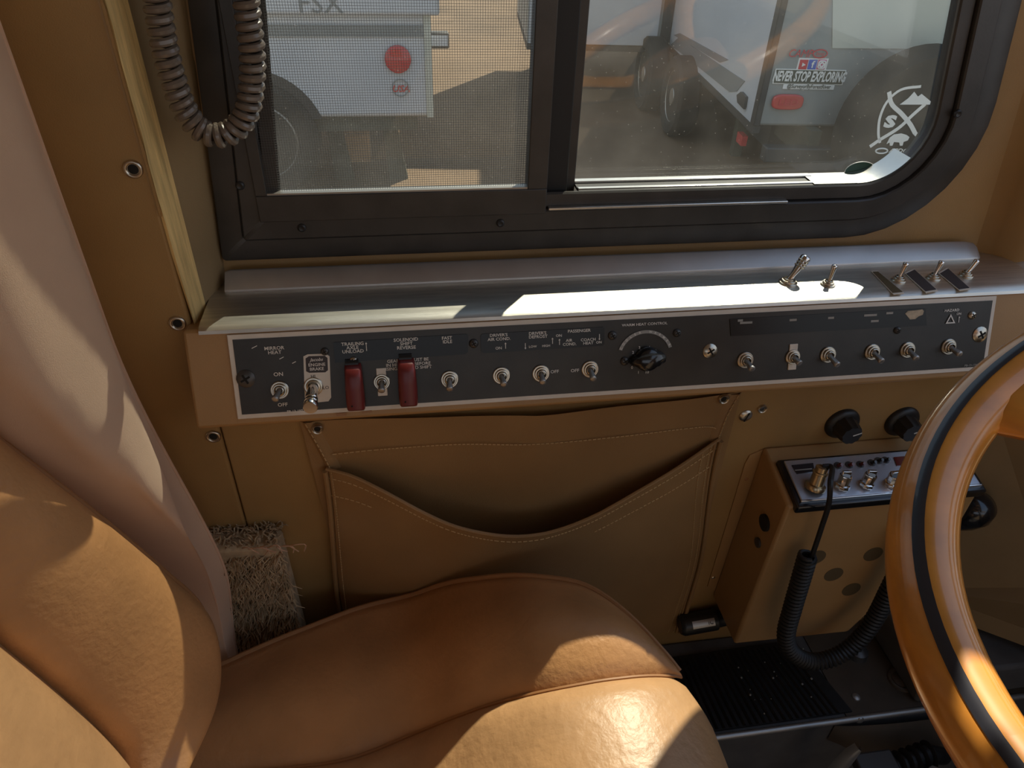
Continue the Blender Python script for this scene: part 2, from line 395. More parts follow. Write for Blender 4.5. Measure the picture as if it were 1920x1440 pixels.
z = SZ1+.001
while z < 1.078: sc.box((SX1, .0695, z-t), (SX2, .0698, z+t)); z += .0022
s_ = build('insect_screen', sc, 'screen_wire', scf, fix=False); s_['kind'] = 'stuff'
# aluminium sill strips under the fixed pane, the curved one added for sun glare
build('sill_bed', MB().box((.1740, .0740, ZB+.0560), (.430, .1030, ZB+.0590)), 'black_frame', win)
build('sill_strip', MB().box((.1740, .0945, ZB+.0590), (.432, .1025, ZB+.0612)), 'aluminium', win, bevel=.0005)
build('sill_strip', MB().box((.1740, .0775, ZB+.0590), (.432, .0820, ZB+.0602)), 'aluminium', win, bevel=.0004)
build('sill_strip', MB().box((.1420, .0635, ZB+.0435), (.395, .0700, ZB+.0465)), 'aluminium', win, bevel=.0008)
g = []
for i in range(17):
    u = i/16; p1 = rloop(WC, WRAD, .0595, .0735, 24); p2 = rloop(WC, WRAD, .0600, .1030, 24)
    k = 22+i; g.append([p1[k], p2[k]])
g = [[V((.425, .0735, ZB+.0601)), V((.425, .1030, ZB+.0606))]]+[[a+Z*.0006, b+Z*.0006] for a, b in g if .43 < a.x and a.z < ZB+.10]
build('sill_strip', MB().grid(g), 'aluminium', win, smooth=True)  # curved bright metal piece, added so the sill corner glares in the sun
for q in ((566, 427), (938, 418), (1795, 213), (450, 348)):
    P = atY(*q, .0645); build('screw', MB().lathe(P, -Y, [(0, .0042), (.0012, .0040), (.0022, .0026), (.0016, .0012), (.0016, 0)], 14, False), 'black_plastic', win, smooth=True)
# oval sticker and maker's etching on the fixed pane
P = atY(1612, 320, .1035)
ov = [P+X*(.0175*math.cos(2*PI*k/28))+Z*(.0098*math.sin(2*PI*k/28)) for k in range(28)]
stk = build('oval_sticker', MB().prism(ov, (0, .0003, 0)), 'sticker_green', win)
build('sticker_rim', MB().tube([p-Y*.0002 for p in ov], .00035, 5, closed=True), 'sticker_white', stk)
le = [P-Y*.0004+X*(.013*a)+Z*(.0035*b) for a, b in ((-1, -.6), (-.2, -.1), (.4, .5), (1, .7), (.5, -.1), (-.2, -.6))]
build('leaf_mark', MB().prism(le, (0, .0003, 0)), 'trailer_stripe', stk)
for q, tx, hh in (((1106, 337), 'Peninsula Glass', .0022), ((1104, 343), 'AS 2 TVG 901', .0017), ((1105, 349), 'TEMPERED GLASS', .0017)):
    lettering(tx, atY(*q, .1036), -X, Z, hh, 'print_grey', win, name='etching')

# ================================================================== SIDE CONSOLE with the metal ledge
con = thing('side_console', 'long tan side console under the window with a brushed metal ledge', 'console', (.2, 0, .5))
prof = [(.020, .590), (-.0175, .5985), (-.0515, .5120), (-.0455, .5090), (.0, .5090)]
def ext(prof, x0, x1): return MB().loft([[V((x0, a, b)) for a, b in prof], [V((x1, a, b)) for a, b in prof]], True, True, True)
build('housing', ext(prof, -.2030, .652), 'paint_tan', con, bevel=.003)
ledge = [(.071, .5985), (.050, .6012), (-.010, .6012), (-.0165, .6003), (-.0200, .5983), (-.0215, .5955), (-.0195, .5950), (-.015, .5965), (.071, .5955)]
build('ledge', ext(ledge, -.1885, .668), 'brushed', con, smooth=True, sharp=25)
# rail: a bevelled bar with a rounded front end
rp_ = [(.0430, .6012), (.0425, .6035), (.0438, .6052), (.0590, .6165), (.0612, .6172), (.0632, .6160), (.0660, .610), (.0660, .6012)]
loops = []
for x, s in ((-.176, 0.0), (-.1755, .9), (-.170, 1), (.600, 1), (.618, .97), (.629, .85), (.634, .6), (.636, .2)):
    loops.append([V((x, .0550+(a-.0550)*max(s, .02), .6012+(b-.6012)*max(s, .02))) for a, b in rp_])
build('rail', MB().loft(loops, True, True, True), 'rail_metal', con, smooth=True, sharp=50)
# rounded metal cap on the right end of the console
cap = MB().loft([[V((.668+.06*(1-math.cos(a))*.5, -.006+.0*a, .5935)) if False else V((.668+k*.02, -.004+.03*k*k*.25, .594-.004*k*k)) for a in (0,)]+[V((.668+k*.02, .075, .600+.012*k)), V((.668+k*.02, .075, .55)), V((.668+k*.02, .0, .55))] for k in range(6)], True, True, True)
build('end_cap', cap, 'brushed', con, smooth=True)

def toggle(base, N, tip, parent, ring=.0085, lever_r=.0030, tip_r=.0034, m='nickel', name='toggle_switch', lever_m='chrome', hexnut=True):
    """washer ring + knurled nut, lever as a sub-part"""
    N = N.normalized()
    o = build(name, MB().lathe(base, N, [(.0, ring), (.0012, ring), (.0018, ring*.93), (.0018, ring*.80), (.0036, ring*.76), (.0040, ring*.70), (.0040, ring*.60), (.0030, ring*.56), (.0052, ring*.52), (.0056, ring*.44), (.0026, ring*.38), (.0026, 0)], 22, False), m, parent, smooth=True, sharp=35)
    d = tip-(base+N*.002); L_ = d.length
    build('lever', MB().lathe(base+N*.002, d, [(0, lever_r*.95), (L_*.25, lever_r*.80), (L_*.8, tip_r*.95), (L_*.93, tip_r), (L_*.985, tip_r*.8), (L_, tip_r*.45), (L_, 0)], 14, False), lever_m, o, smooth=True, sharp=60)
    return o
ZL = .6012
for (bx, by), (tx, ty), r in (((1684, 526), (1700, 492), .0075), ((1749, 522), (1767, 489), .0075), ((1810, 517), (1833, 487), .0075), ((1552, 534), (1566, 496), .0075)):
    b = atZ(bx, by, ZL); tp = atY(tx, ty, b.y+.003); toggle(b, Z, tp, con, r, .0026, .0030, m='nickel')
b = atZ(1477, 530, ZL); tp = atY(1513, 480, b.y+.006)
o = toggle(b, Z, tp, con, .0095, .0038, .0056, m='nickel', name='toggle_switch')
for k in (.62, .72, .82):
    q = b.lerp(tp, k); build('lever_groove', MB().lathe(q, tp-b, [(-.0009, .0052), (0, .0060), (.0009, .0052)], 14), 'nickel', o, smooth=True)
for quad in (((1633, 509), (1644, 509), (1695, 551), (1675, 553)), ((1696, 513), (1713, 505), (1758, 546), (1736, 550)), ((1759, 513), (1776, 503), (1820, 543), (1799, 546))):
    ps = [atZ(*q, ZL+.0003) for q in quad]; c = sum(ps, V())/4
    o = build('label_plate', MB().prism([c+(p-c)*1.0 for p in ps], Z*.0008), 'panel_white', con)
    build('plate_face', MB().prism([c+(p-c)*.90+Z*.0008 for p in ps], Z*.0004), 'print_dark' if quad[0][0] > 1640 else 'grille_dark', o)

# ================================================================== SWITCH PANEL
PO = atY(425, 628, -.0200); PV = V((0, -.0300, -.0765)).normalized(); PN = PV.cross(X).normalized()
if PN.y > 0: PN = -PN
PO = PO+PN*.0005
def pan(px, py, h=0.0): return hit(px, py, PO+PN*h, PN)
pnl = thing('switch_panel', 'long black switch panel with white border set in the side console', 'panel', tuple(PO+X*.4+PV*.0815))
c4 = [pan(425, 627), pan(1870, 555), pan(1845, 690), pan(447, 790)]
u0, u1 = (c4[0].x+c4[3].x)/2, (c4[1].x+c4[2].x)/2
v0 = sum((p-PO).dot(PV) for p in c4[:2])/2; v1 = sum((p-PO).dot(PV) for p in c4[2:])/2
def puv(u, v, h=0.0): return V((u, 0, 0))+V((0, PO.y, PO.z))+PV*v+PN*h
def prect(a, b, c, d, h, th, mb=None):     # u0,u1,v0,v1
    return (mb or MB()).obox(puv(a, c, h), X*(b-a), PV*(d-c), PN*th)
build('border_plate', prect(u0, u1, v0, v1, 0, .0012), 'panel_white', pnl, bevel=.0006)
bw = .0045
build('face_plate', prect(u0+bw, u1-bw, v0+bw, v1-bw, .0002, .0014), 'panel_black', pnl)
HP = .0018
def pquad(q, h, th):
    ps = [pan(*a, h) for a in q]; return MB().prism(ps, PN*th)
def strip(q, name, m): return build(name, pquad(q, HP, .0006), m, pnl)
strip(((625, 642), (874, 626), (878, 630), (877, 660), (873, 664), (628, 680)), 'label_strip', 'strip_gloss')
strip(((904, 626), (1130, 613), (1133, 616), (1133, 644), (1130, 648), (906, 662), (902, 658), (901, 630)), 'label_strip', 'strip_gloss')
strip(((1368, 598), (1735, 578), (1737, 610), (1370, 630)), 'label_strip', 'strip_gloss')
EX = X; EY = -PV
def ptxt(t, px, py, cap, m='print_white', wide=.95, bold=.012, shear=0.0, ang=0.0, h=HP+.0008):
    ex = (X*math.cos(ang)+EY*math.sin(ang)); ey = EY*math.cos(ang)-X*math.sin(ang)
    return lettering(t, pan(px, py, h), ex, ey, cap*.84/1850.0, m, pnl, wide*1.12, bold, shear)
for t_ in [('MIRROR', 514, 653, 7.0), ('HEAT', 515, 661, 7.0), ('ON', 522, 702, 8), ('OFF', 530, 759, 7.5), ('FB-13-197', 553, 771, 5.0),
           ('TRAILING', 661, 645, 6.8), ('AXLE', 661, 652, 6.8), ('UNLOAD', 662, 659, 6.8), ('SOLENOID', 761, 637, 6.8), ('SHIFT', 762, 644.5, 6.8), ('REVERSE', 762, 652, 6.8),
           ('FAST', 838, 634, 6.5), ('IDLE', 839, 641, 6.5), ('GEAR', 737, 677.5, 6.5), ('IN HI', 734, 685, 6.5), ('ISING', 734, 692, 6.5), ('UST BE', 790, 674, 6.5), ('BEFORE', 792, 681.5, 6.5), ('D SHIFT', 794, 688.5, 6.5),
           ("DRIVER'S", 935, 628.5, 6.3), ('AIR COND.', 936, 636, 6.3), ('ON', 935, 653, 5.8), ("DRIVER'S", 1008, 625, 6.3), ('DEFROST', 1009, 631.5, 6.3), ('LOW', 999, 650, 4.8), ('HIGH', 1024, 648.5, 4.8),
           ('ON', 1048, 629.5, 5.5), ('PASSENGER', 1086, 620.5, 6.3), ('AIR', 1067, 638.5, 6), ('COND.', 1068, 645.5, 6), ('COACH', 1103, 637, 6), ('HEAT', 1103, 643.5, 6), ('ON', 1123, 642, 5.2),
           ('OFF', 1040, 697, 7), ('OFF', 1078, 695, 7)]:
    ptxt(*t_)
for t_ in [('HAZARD', 1785, 582, 6), ('ON', 1798, 588.5, 5), ('PB-13-174', 1820, 685, 5)]:
    ptxt(*t_, m='print_white' if t_[0] in ('HAZARD', 'ON') else 'print_grey')
for px, py, ln in ((1388, 603, 10), (1399, 607, 24), (1487, 602, 14), (1558, 598, 12), (1632, 593, 26), (1640, 604, 16), (1668, 589, 14)):
    P = pan(px, py, HP+.0008); build('faded_print', MB().obox(P-X*(ln/3700), X*(ln/1850), EY*.0022, PN*.0001), 'print_grey', pnl)
def arrow(px, py, ln, up=True):
    P = pan(px, py, HP+.0008); s = -1 if up else 1; l_ = ln/1850
    a = MB().obox(P-PV*l_/2-X*.0003, PV*l_, X*.0006, PN*.0001)
    t_ = P+PV*(s*l_/2); a.prism([t_+PV*(s*.0012), t_-X*.001-PV*(s*.0004), t_+X*.001-PV*(s*.0004)], PN*.0001)
    build('arrow_mark', a, 'print_white', pnl)
for a in ((687, 651, 13, True), (948, 649, 9, True), (985, 648, 9, False), (1036, 640, 9, True), (1049, 642, 9, True), (1124, 631, 9, False), (1798, 600, 10, True)): arrow(*a)
tri = [pan(a, b, HP+.0008) for a, b in ((1783, 589), (1791, 606), (1773, 607))]; c = sum(tri, V())/3
tm = MB()
for i in range(3):
    a, b = tri[i], tri[(i+1) % 3]; tm.prism([a, b, c+(b-c)*.62, c+(a-c)*.62], PN*.0001)
build('hazard_triangle', tm, 'print_white', pnl)
# torn paper label
tp = [(1697, 588), (1702, 583), (1716, 582), (1729, 580), (1732, 583), (1730, 590), (1722, 593), (1716, 598), (1706, 599), (1702, 594)]
build('torn_label', pquad(tp, HP+.0007, .0003), 'paper_tan', pnl)
for q in (((630, 775), (650, 774), (650, 779), (631, 780)), ((678, 771), (697, 769), (698, 773), (679, 775))):
    build('border_chip', pquad(q, .0012, .0002), 'piping', pnl)
for a, b, ln in ((472, 654, 10), (524, 674, 8), (548, 682, 7)):
    P = pan(a, b, HP); d = X+EY*.45; build('scratch', MB().obox(P, d.normalized()*ln/1850, EY*.0007, PN*.0001), 'print_white', pnl)
def screw(px, py, r, dark=False, ang=.5):
    P = pan(px, py, HP-.0002); o = build('screw', MB().lathe(P, PN, [(0, r), (.0008, r), (.0024, r*.72), (.0030, r*.35), (.0030, 0)], 16, False), 'dark_metal' if dark else 'nickel', pnl, smooth=True)
    for k in (0, PI/2):
        d = X*math.cos(ang+k)+EY*math.sin(ang+k); e = X*-math.sin(ang+k)+EY*math.cos(ang+k)
        build('screw_slot', MB().obox(P+PN*.0029-d*r*.55-e*r*.11, d*r*1.1, e*r*.22, PN*.0004), 'hole_dark', o)
for a in ((461, 710, .0085, True), (609, 659, .0038, True), (663, 676, .0040, False), (888, 644, .0045, True), (1148, 629, .0045, True), (1171, 677, .0045, True), (1269, 624, .0042, True), (1331, 658, .0075, False), (1682, 619, .004, True), (1822, 591, .0045, False), (1837, 627, .0085, False)): screw(*a)
# engine brake plaque
pq = ((569, 668), (577, 664), (611, 663), (618, 668), (621, 745), (616, 752), (577, 756), (572, 752))
pl_ = build('plaque', pquad(pq, HP, .0008), 'panel_white', pnl)
build('plaque_header', pquad(((573, 672), (579, 668), (609, 667), (614, 671), (615, 694), (610, 698), (580, 699), (574, 696)), HP+.0008, .0002), 'print_dark', pl_)
ptxt('Jacobs', 593, 674.5, 6.5, shear=.35, h=HP+.0011); ptxt('ENGINE', 594, 684, 6.3, h=HP+.0011); ptxt('BRAKE', 594, 692, 6.3, h=HP+.0011)
ptxt('HI', 587, 706, 6.5, 'print_dark', h=HP+.0009); ptxt('LO', 611, 727, 6.5, 'print_dark', h=HP+.0009)
# toggles
def ptog(a, b, hh=.017, **k): return toggle(pan(*a, HP), PN, pan(*b, hh), pnl, **k)
for a, b, hh in (((525, 731), (515, 750), .016), ((843, 711), (843, 731), .014), ((940, 704), (945, 722), .015), ((1014, 700), (1018, 718), .015), ((1106, 692), (1113, 712), .016),
                 ((1397, 675), (1411, 693), .017), ((1552, 665), (1571, 685), .018), ((1635, 660), (1654, 678), .018), ((1701, 656), (1719, 673), .018), ((1778, 650), (1801, 665), .018)):
    ptog(a, b, hh, lever_m='worn_steel')
for a, b in (((716, 716), (715, 734)), ((1486, 669), (1500, 682))):
    o = ptog(a, b, .013, ring=.0078, lever_m='worn_steel')
    P = pan(*a, HP); build('guard_bracket', MB().obox(P-X*.0045-EY*.0135, X*.009, EY*.027, PN*.0010), 'panel_white', o, bevel=.0008)
b0, t0 = pan(588, 724, HP), pan(582, 764, .034); d0 = t0-b0; L0 = d0.length
o = build('toggle_switch', MB().lathe(b0, PN, [(0, .0088), (.0014, .0088), (.0020, .0080), (.0020, .0068), (.0040, .0062), (.0044, .0050), (.0030, .0045), (.0030, 0)], 22, False), 'nickel', pnl, smooth=True, sharp=35)
build('lever', MB().lathe(b0+PN*.002, d0, [(0, .0046), (L0*.40, .0050), (L0*.42, .0056), (L0*.60, .0058), (L0*.62, .0050), (L0*.66, .0050), (L0*.68, .0062), (L0*.76, .0062), (L0*.78, .0055), (L0*.82, .0055), (L0*.84, .0066), (L0*.97, .0066), (L0, .0060), (L0, 0)], 22, False), 'chrome', o, smooth=True, sharp=35)
# red switch guards
for cx_, y0_, y1_ in ((661, 684, 772), (761, 674, 764)):
    o = None
    a, b = pan(cx_-19, y0_, HP), pan(cx_+17, y0_, HP); wd = (b-a).length; ln = (pan(cx_, y1_, .012)-pan(cx_, y0_, .010)).length
    top = pan(cx_-18, y0_, .006); A = X*wd; D = PV
    rows = []
    for t_, h_, s_ in ((0, .0015, .80), (.03, .007, .86), (.10, .0115, .90), (.25, .0135, .94), (.5, .0130, .98), (.75, .0125, 1.0), (.94, .0120, .97), (.985, .0085, .92), (1.0, .0015, .90)):
        row = []
        for u_ in (0, .06, .16, .5, .84, .94, 1):
            hh = h_*(.35 if u_ in (0, 1) else (.88 if u_ in (.06, .94) else 1))
            row.append(top+A*(.5+(u_-.5)*s_)+D*(ln*t_)+PN*(hh-.004))
        rows.append(row)
    gd = build('switch_guard', MB().grid(rows), 'red_plastic', pnl, smooth=True, sharp=50)
    hp_ = pan(cx_-1, y0_-3, HP); build('guard_hinge', MB().lathe(hp_-X*.006, X, [(0, .0045), (.012, .0045)], 14), 'black_plastic', gd, smooth=True)
    hq = pan(cx_-1, y1_-10, .0145); build('guard_rivet', MB().lathe(hq, PN, [(-.002, .0010), (.0004, .0008), (.0004, 0)], 8, False), 'hole_dark', gd)
# heater dial: arc scale, numbers, winged knob
cc = pan(1210, 668, HP+.0008); arcv = []
arc = MB(); ra, rb = .0285, .0250
pts = [(math.radians(a)) for a in range(18, 163, 6)]
for a, b in zip(pts, pts[1:]):
    q = lambda r, t_: cc+X*(r*math.cos(t_))+EY*(r*math.sin(t_)*.92)
    arc.prism([q(ra, a), q(ra, b), q(rb, b), q(rb, a)], PN*.0001)
build('dial_arc', arc, 'print_grey', pnl)
for i, ch in enumerate('COOLER'):
    a = math.radians(158-i*11); lettering(ch, cc+X*(.0268*math.cos(a))+EY*(.0246*math.sin(a))+PN*.0003, X*math.sin(a)-EY*math.cos(a), X*math.cos(a)+EY*math.sin(a), .0024, 'print_white', pnl, .9)
for i, ch in enumerate('WARMER'):
    a = math.radians(80-i*11); lettering(ch, cc+X*(.0268*math.cos(a))+EY*(.0246*math.sin(a))+PN*.0003, X*math.sin(a)-EY*math.cos(a), X*math.cos(a)+EY*math.sin(a), .0024, 'print_white', pnl, .9)
ptxt('WARM HEAT CONTROL', 1209, 608, 5.5, wide=1.05)
for t_, a, b in (('4', 1217, 651.5), ('3', 1199, 652), ('2', 1187, 661), ('1', 1197, 698.5), ('10', 1213, 698), ('9', 1226, 689.5), ('0', 1185, 689.5), ('5', 1229, 658)): ptxt(t_, a, b, 6)
kc = pan(1212, 672, HP)
kn = build('dial_knob', MB().lathe(kc, PN, [(0, .0125), (.003, .0125), (.004, .0115), (.009, .0105), (.010, .009), (.010, 0)], 24, False), 'black_gloss', pnl, smooth=True)
wl = MB(); sec = []
for t_, wv, hv in ((-1, .0015, .006), (-.85, .0045, .012), (-.4, .0075, .0165), (0, .0085, .018), (.4, .0075, .0165), (.85, .0045, .012), (1, .0015, .006)):
    d = (X*.995+EY*.10).normalized(); e = PN.cross(d); c_ = kc+d*(t_*.0185)
    sec.append([c_-e*wv+PN*.003, c_-e*wv*.75+PN*hv*.9, c_+PN*hv, c_+e*wv*.75+PN*hv*.9, c_+e*wv+PN*.003])
wl.loft(sec, True, True, True); build('knob_wing', wl, 'black_gloss', kn, smooth=True, sharp=50)

# ================================================================== MAP POCKET
pk = thing('map_pocket', 'sagging tan vinyl map pocket snapped to the wall under the switch panel', 'pocket', (.12, 0, .03))
NX = 56
topE = crv([atY(563, 789, -.004), atY(700, 783, -.005), atY(830, 779, -.007), atY(960, 778, -.010), atY(1030, 775, -.010), atY(1150, 762, -.008), atY(1280, 747, -.005), atY(1390, 733, -.004)], NX)
g = []
lowx = [-.108+(.362+.108)*i/NX for i in range(NX+1)]
for j in range(25):
    t_ = j/24; row = []
    for i in range(NX+1):
        a = topE[i]; x_ = a.x+(lowx[i]-a.x)*min(1, t_*2.2); s = i/NX
        z_ = a.z+(.035-a.z)*t_
        y_ = a.y*(1-t_)-.002+.0010*math.sin(i*.35+t_*4)
        row.append(V((x_, y_, z_)))
    g.append(row)
build('back_sheet', MB().grid(g), 'pouch_vinyl', pk, smooth=True, sharp=80)
# front pouch: rim curve bowed towards the seat
rimpx = [(612, 876), (660, 892), (720, 921), (800, 962), (860, 985), (930, 999), (985, 1001), (1040, 991), (1110, 963), (1190, 918), (1270, 872), (1347, 822)]
def bow(s): return -.008-.050*math.sin(PI*s)**1.1
rim = crv([atY(a, b, bow(i/11)) for i, (a, b) in enumerate(rimpx)], NX)
g = []
for j in range(31):
    t_ = j/30; row = []
    for i in range(NX+1):
        s = i/NX; a = rim[i]; xb = -.112+(.364+.112)*s
        x_ = a.x+(xb-a.x)*smoothstep(min(1, t_*1.5)); zb = .030+.004*math.sin(s*9)
        z_ = a.z+(zb-a.z)*t_
        belly = (-.032*math.sin(PI*s)**.55*math.sin(PI*min(1, .28+.72*t_))**.8)*(1-.25*(1-t_))
        y_ = a.y*(1-t_)**1.2+belly*smoothstep(t_*2.0)-.004
        y_ += .0016*math.sin(7*s+5*t_)+.0012*math.sin(13*s-6*t_)
        row.append(V((x_, y_, z_)))
    g.append(row)
pf = build('front_pouch', MB().grid(g), 'pouch_vinyl', pk, smooth=True, sharp=80)
for k_ in (0, NX):
    sg = 1 if k_ else -1
    build('side_binding', MB().tube([g[j][k_]+V((sg*.0012, -.0025, 0)) for j in range(31)], .0030, 8), 'pouch_vinyl', pk, smooth=True)
    build('side_binding', MB().tube([g[j][k_]+V((sg*-.0045, -.0015, 0)) for j in range(31)], .0020, 8), 'pouch_vinyl', pk, smooth=True)
build('rim_binding', MB().tube([g[0][i]+Z*.001 for i in range(NX+1)], .0021, 7), 'pouch_vinyl', pk, smooth=True)
def stitches(pts, off, name='stitching', parent=pk, r=.0007, ln=.0038):
    mb = MB(); L_ = 0
    for a, b in zip(pts, pts[1:]):
        d = b-a; n_ = max(1, int(d.length/ln))
        for k in range(n_):
            p0 = a+d*((k+.12)/n_)+off; p1 = a+d*((k+.80)/n_)+off; mb.tube([p0, p1], r, 4)
    o = build(name, mb, 'thread', parent, fix=False); o['kind'] = 'stuff'; return o
stitches([g[1][i] for i in range(NX+1)], V((0, -.0006, .001)))
stitches([g[3][i] for i in range(0, 9)], V((0, -.0006, .0))); stitches([g[3][i] for i in range(41, NX+1)], V((0, -.0006, .0)))
stitches([g[j][1] for j in range(0, 31)], V((0, -.0007, 0))); stitches([g[j][NX-1] for j in range(0, 31)], V((0, -.0007, 0)))
stitches([g[j][NX-2] for j in range(0, 31)], V((0, -.0007, 0)))
bs = crv([atY(622, 852, -.0085), atY(720, 842, -.0095), atY(860, 833, -.0115), atY(1000, 833, -.0125), atY(1150, 820, -.0105), atY(1290, 803, -.008), atY(1335, 801, -.007), atY(1352, 812, -.006)], 60)
stitches(bs, V((0, -.0004, 0)))
# side gussets folding from the back sheet to the pouch rim
for side in (0, 1):
    pxs = ((563, 789), (590, 835), (612, 876)) if side == 0 else ((1390, 735), (1368, 775), (1350, 822))
    a = crv([atY(*q, -.005) for q in pxs], 10); sg = 1 if side == 0 else -1
    g2 = [[p+V((sg*.000, 0, 0)), p+V((sg*.004, -.004, 0)), p+V((sg*.010, -.003, -.001)), p+V((sg*.016, .0005, -.002))] for p in a]
    build('gusset', MB().grid(g2), 'pouch_vinyl', pk, smooth=True)
    stitches([p+V((sg*.005, -.0052, 0)) for p in a], V((0, 0, 0)))
for q in ((595, 804), (1357, 748)): snap(atY(*q, -.0085), -Y, .0062, pk)

# ================================================================== ROTARY KNOBS on the wall
for (px, py), lab in (((1578, 793), 'black rotary knob on the tan wall, farther from the steering wheel'), ((1690, 789), 'black rotary knob on the tan wall right beside the steering wheel rim')):
    P = atY(px, py, 0); P2 = V(P)
    t = thing('rotary_knob', lab, 'knob', tuple(P), 'pair of black rotary knobs')
    build('skirt', MB().lathe(P, -Y, [(0, .0215), (.002, .0215), (.004, .0205), (.0055, .019), (.007, .0155), (.008, 0)], 28, False), 'black_plastic', t, smooth=True, sharp=35)
    prof = []
    bd = MB(); n_ = 40
    loops = []
    for h_, r_ in ((.006, .0150), (.010, .0142), (.022, .0128), (.0245, .0118)):
        loops.append([P-Y*h_+(X*math.cos(2*PI*k/n_)+Z*math.sin(2*PI*k/n_))*(r_*(1+.05*math.cos(10*2*PI*k/n_))) for k in range(n_)])
    bd.loft(loops, True, False, True); kb = build('grip', bd, 'black_plastic', t, smooth=True, sharp=35)
    d = (X*.9+Z*.32).normalized(); e = Y.cross(d)
    build('pointer_line', MB().obox(P-Y*.0250+d*.001-e*.0006, d*.0105, e*.0012, Y*.0006), 'print_white', kb)

# ================================================================== RADIO BOX + CB RADIO
rb = thing('radio_box', 'tan metal radio housing with round speaker holes fixed low on the wall', 'radio housing', (.5, 0, .105))
ZT0, ZT1, YB, XL, XR = .386, .366, -.080, .409, .650
prof2 = [(XL, .0, .103), (XL, 0, ZT0), (XL, YB, ZT1), (XL-.004, YB, .103)]
front = [V((XL, YB, ZT1)), V((XR, YB, ZT1)), V((XR, YB, .225)), V((.615, YB, .205)), V((.570, YB, .100)), V((XL-.006, YB, .103))]
mb = MB(); back = [V((p.x, 0, p.z if p.z < .3 else ZT0)) for p in front]
mb.loft([front, back], True, True, True); body = build('body', mb, 'paint_tan', rb, bevel=.004)
# flange on the wall, left of the box
fp = [atY(1428, 842, 0), atY(1405, 852, 0), atY(1396, 868, 0), atY(1326, 1098, 0), atY(1342, 1108, 0)]
fp = [V((p.x, -.0018, p.z)) for p in fp]+[V((XL+.004, -.0018, .11)), V((XL+.004, -.0018, ZT0-.004))]
build('flange', MB().prism(fp, (0, .0018, 0)), 'paint_tan', rb)
for q in ((1530, 1045), (1637, 1039), (1563, 1077), (1596, 1105)):
    P = atY(*q, YB); build('speaker_hole', MB().lathe(P, -Y, [(-.001, .0125), (.0004, .0125), (.0004, 0)], 26, False), 'grille_dark', rb)
def atX(px, py, Xv): d = ray(px, py); return CAM+d*((Xv-CAM.x)/d.x)
for q, r_, m_ in (((1433, 980), .0105, 'hole_dark'), ((1421, 1017), .0065, 'dark_metal')):
    P = atX(*q, XL-.003); build('side_hole' if r_ > .01 else 'side_screw', MB().lathe(P, -X, [(-.003, r_), (.0016, r_), (.0022, r_*.7), (.0022, 0)], 20, False), m_, rb, smooth=True)
# radio
RPt = V((0, 0, ZT0+.010)); RN = V((0, -.25, 1)).normalized(); RD = V((0, -1, -.25)).normalized()
def rad(px, py, h=0.0): return hit(px, py, RPt+RN*h, RN)
cb = thing('cb_radio', 'two way radio with silver face and four chrome knobs set in the tan box', 'radio', tuple(rad(1590, 900)-RN*.012))
q4 = [rad(1468, 864), rad(1712, 850), rad(1700, 921), rad(1505, 938)]
xa, xb_ = (q4[0].x+q4[3].x)/2, .645
ya = (q4[0]-RPt).dot(RD); yb = (q4[3]-RPt).dot(RD)
def rr(x, d, h=0.0): return V((x, 0, 0))+RPt+RD*d+RN*h
build('case', MB().obox(rr(xa-.006, ya-.004, -.016), X*(xb_-xa+.012), RD*(yb-ya+.012), RN*.0135), 'black_gloss', cb, bevel=.0025)
build('face_plate', MB().obox(rr(xa, ya, -.003), X*(xb_-xa), RD*(yb-ya), RN*.003), 'radio_face', cb, bevel=.001)
build('face_trim', MB().obox(rr(xa-.001, yb-.0004, -.003), X*(xb_-xa+.002), RD*.0022, RN*.0035), 'chrome', cb, bevel=.0006)
def rq(q, h, th): return MB().prism([rad(*a, h) for a in q], RN*th)
mw = build('meter_window', rq(((1484, 873), (1524, 869), (1527, 885), (1494, 889)), .0, .0012), 'smoke_window', cb)
build('meter_bar', rq(((1490, 881), (1522, 878), (1523, 880), (1491, 883)), .0012, .0003), 'print_grey', mw)
build('channel_display', rq(((1675, 858), (1712, 855), (1712, 872), (1681, 874)), 0, .0012), 'red_window', cb)
for q in ((1571, 873), (1592, 872), (1613, 871), (1634, 868), (1647, 864), (1660, 863)):
    P = rad(*q); o = build('toggle_button', MB().lathe(P, RN, [(0, .0048), (.0010, .0046), (.0012, .0034), (.0012, 0)], 16, False), 'dark_metal', cb, smooth=True)
    build('paddle', MB().lathe(P, RN*.9+RD*.4+X*.1, [(0, .0022), (.006, .0026), (.0075, .0018), (.0075, 0)], 10, False), 'red_window' if q[0] < 1630 else 'black_gloss', o, smooth=True)
for a, b in (((1578, 915), (1588, 885)), ((1623, 911), (1636, 884)), ((1671, 908), (1681, 886))):
    P = rad(*a); T = rad(*b, .019); d = T-P
    n_ = 10; bd = MB(); _, e1, e2 = frame_of(d); L_ = d.length; loops = []
    for h_, r_ in ((0, .0078), (.08, .0085), (.22, .0082), (.26, .0066), (.75, .0070), (.80, .0066)):
        loops.append([P+d*h_+(e1*math.cos(2*PI*k/20)+e2*math.sin(2*PI*k/20))*(r_*(1.0 if k % 2 else .93)) for k in range(20)])
    bd.loft(loops, True, True, True); o = build('knob', bd, 'chrome', cb, smooth=True, sharp=30)
    dd = d.normalized(); build('knob_cap', MB().obox(P+d*.78-e1*.0017-e2*.0055, e1*.0034, e2*.011, dd*.006), 'chrome', o, bevel=.0006)
    build('knob_recess', MB().lathe(P+d*.80, d, [(0, .0058), (.0004, .0058), (.0004, 0)], 16, False), 'black_gloss', o)
P = rad(1527, 917); T = rad(1542, 876, .024); d = T-P; L_ = d.length
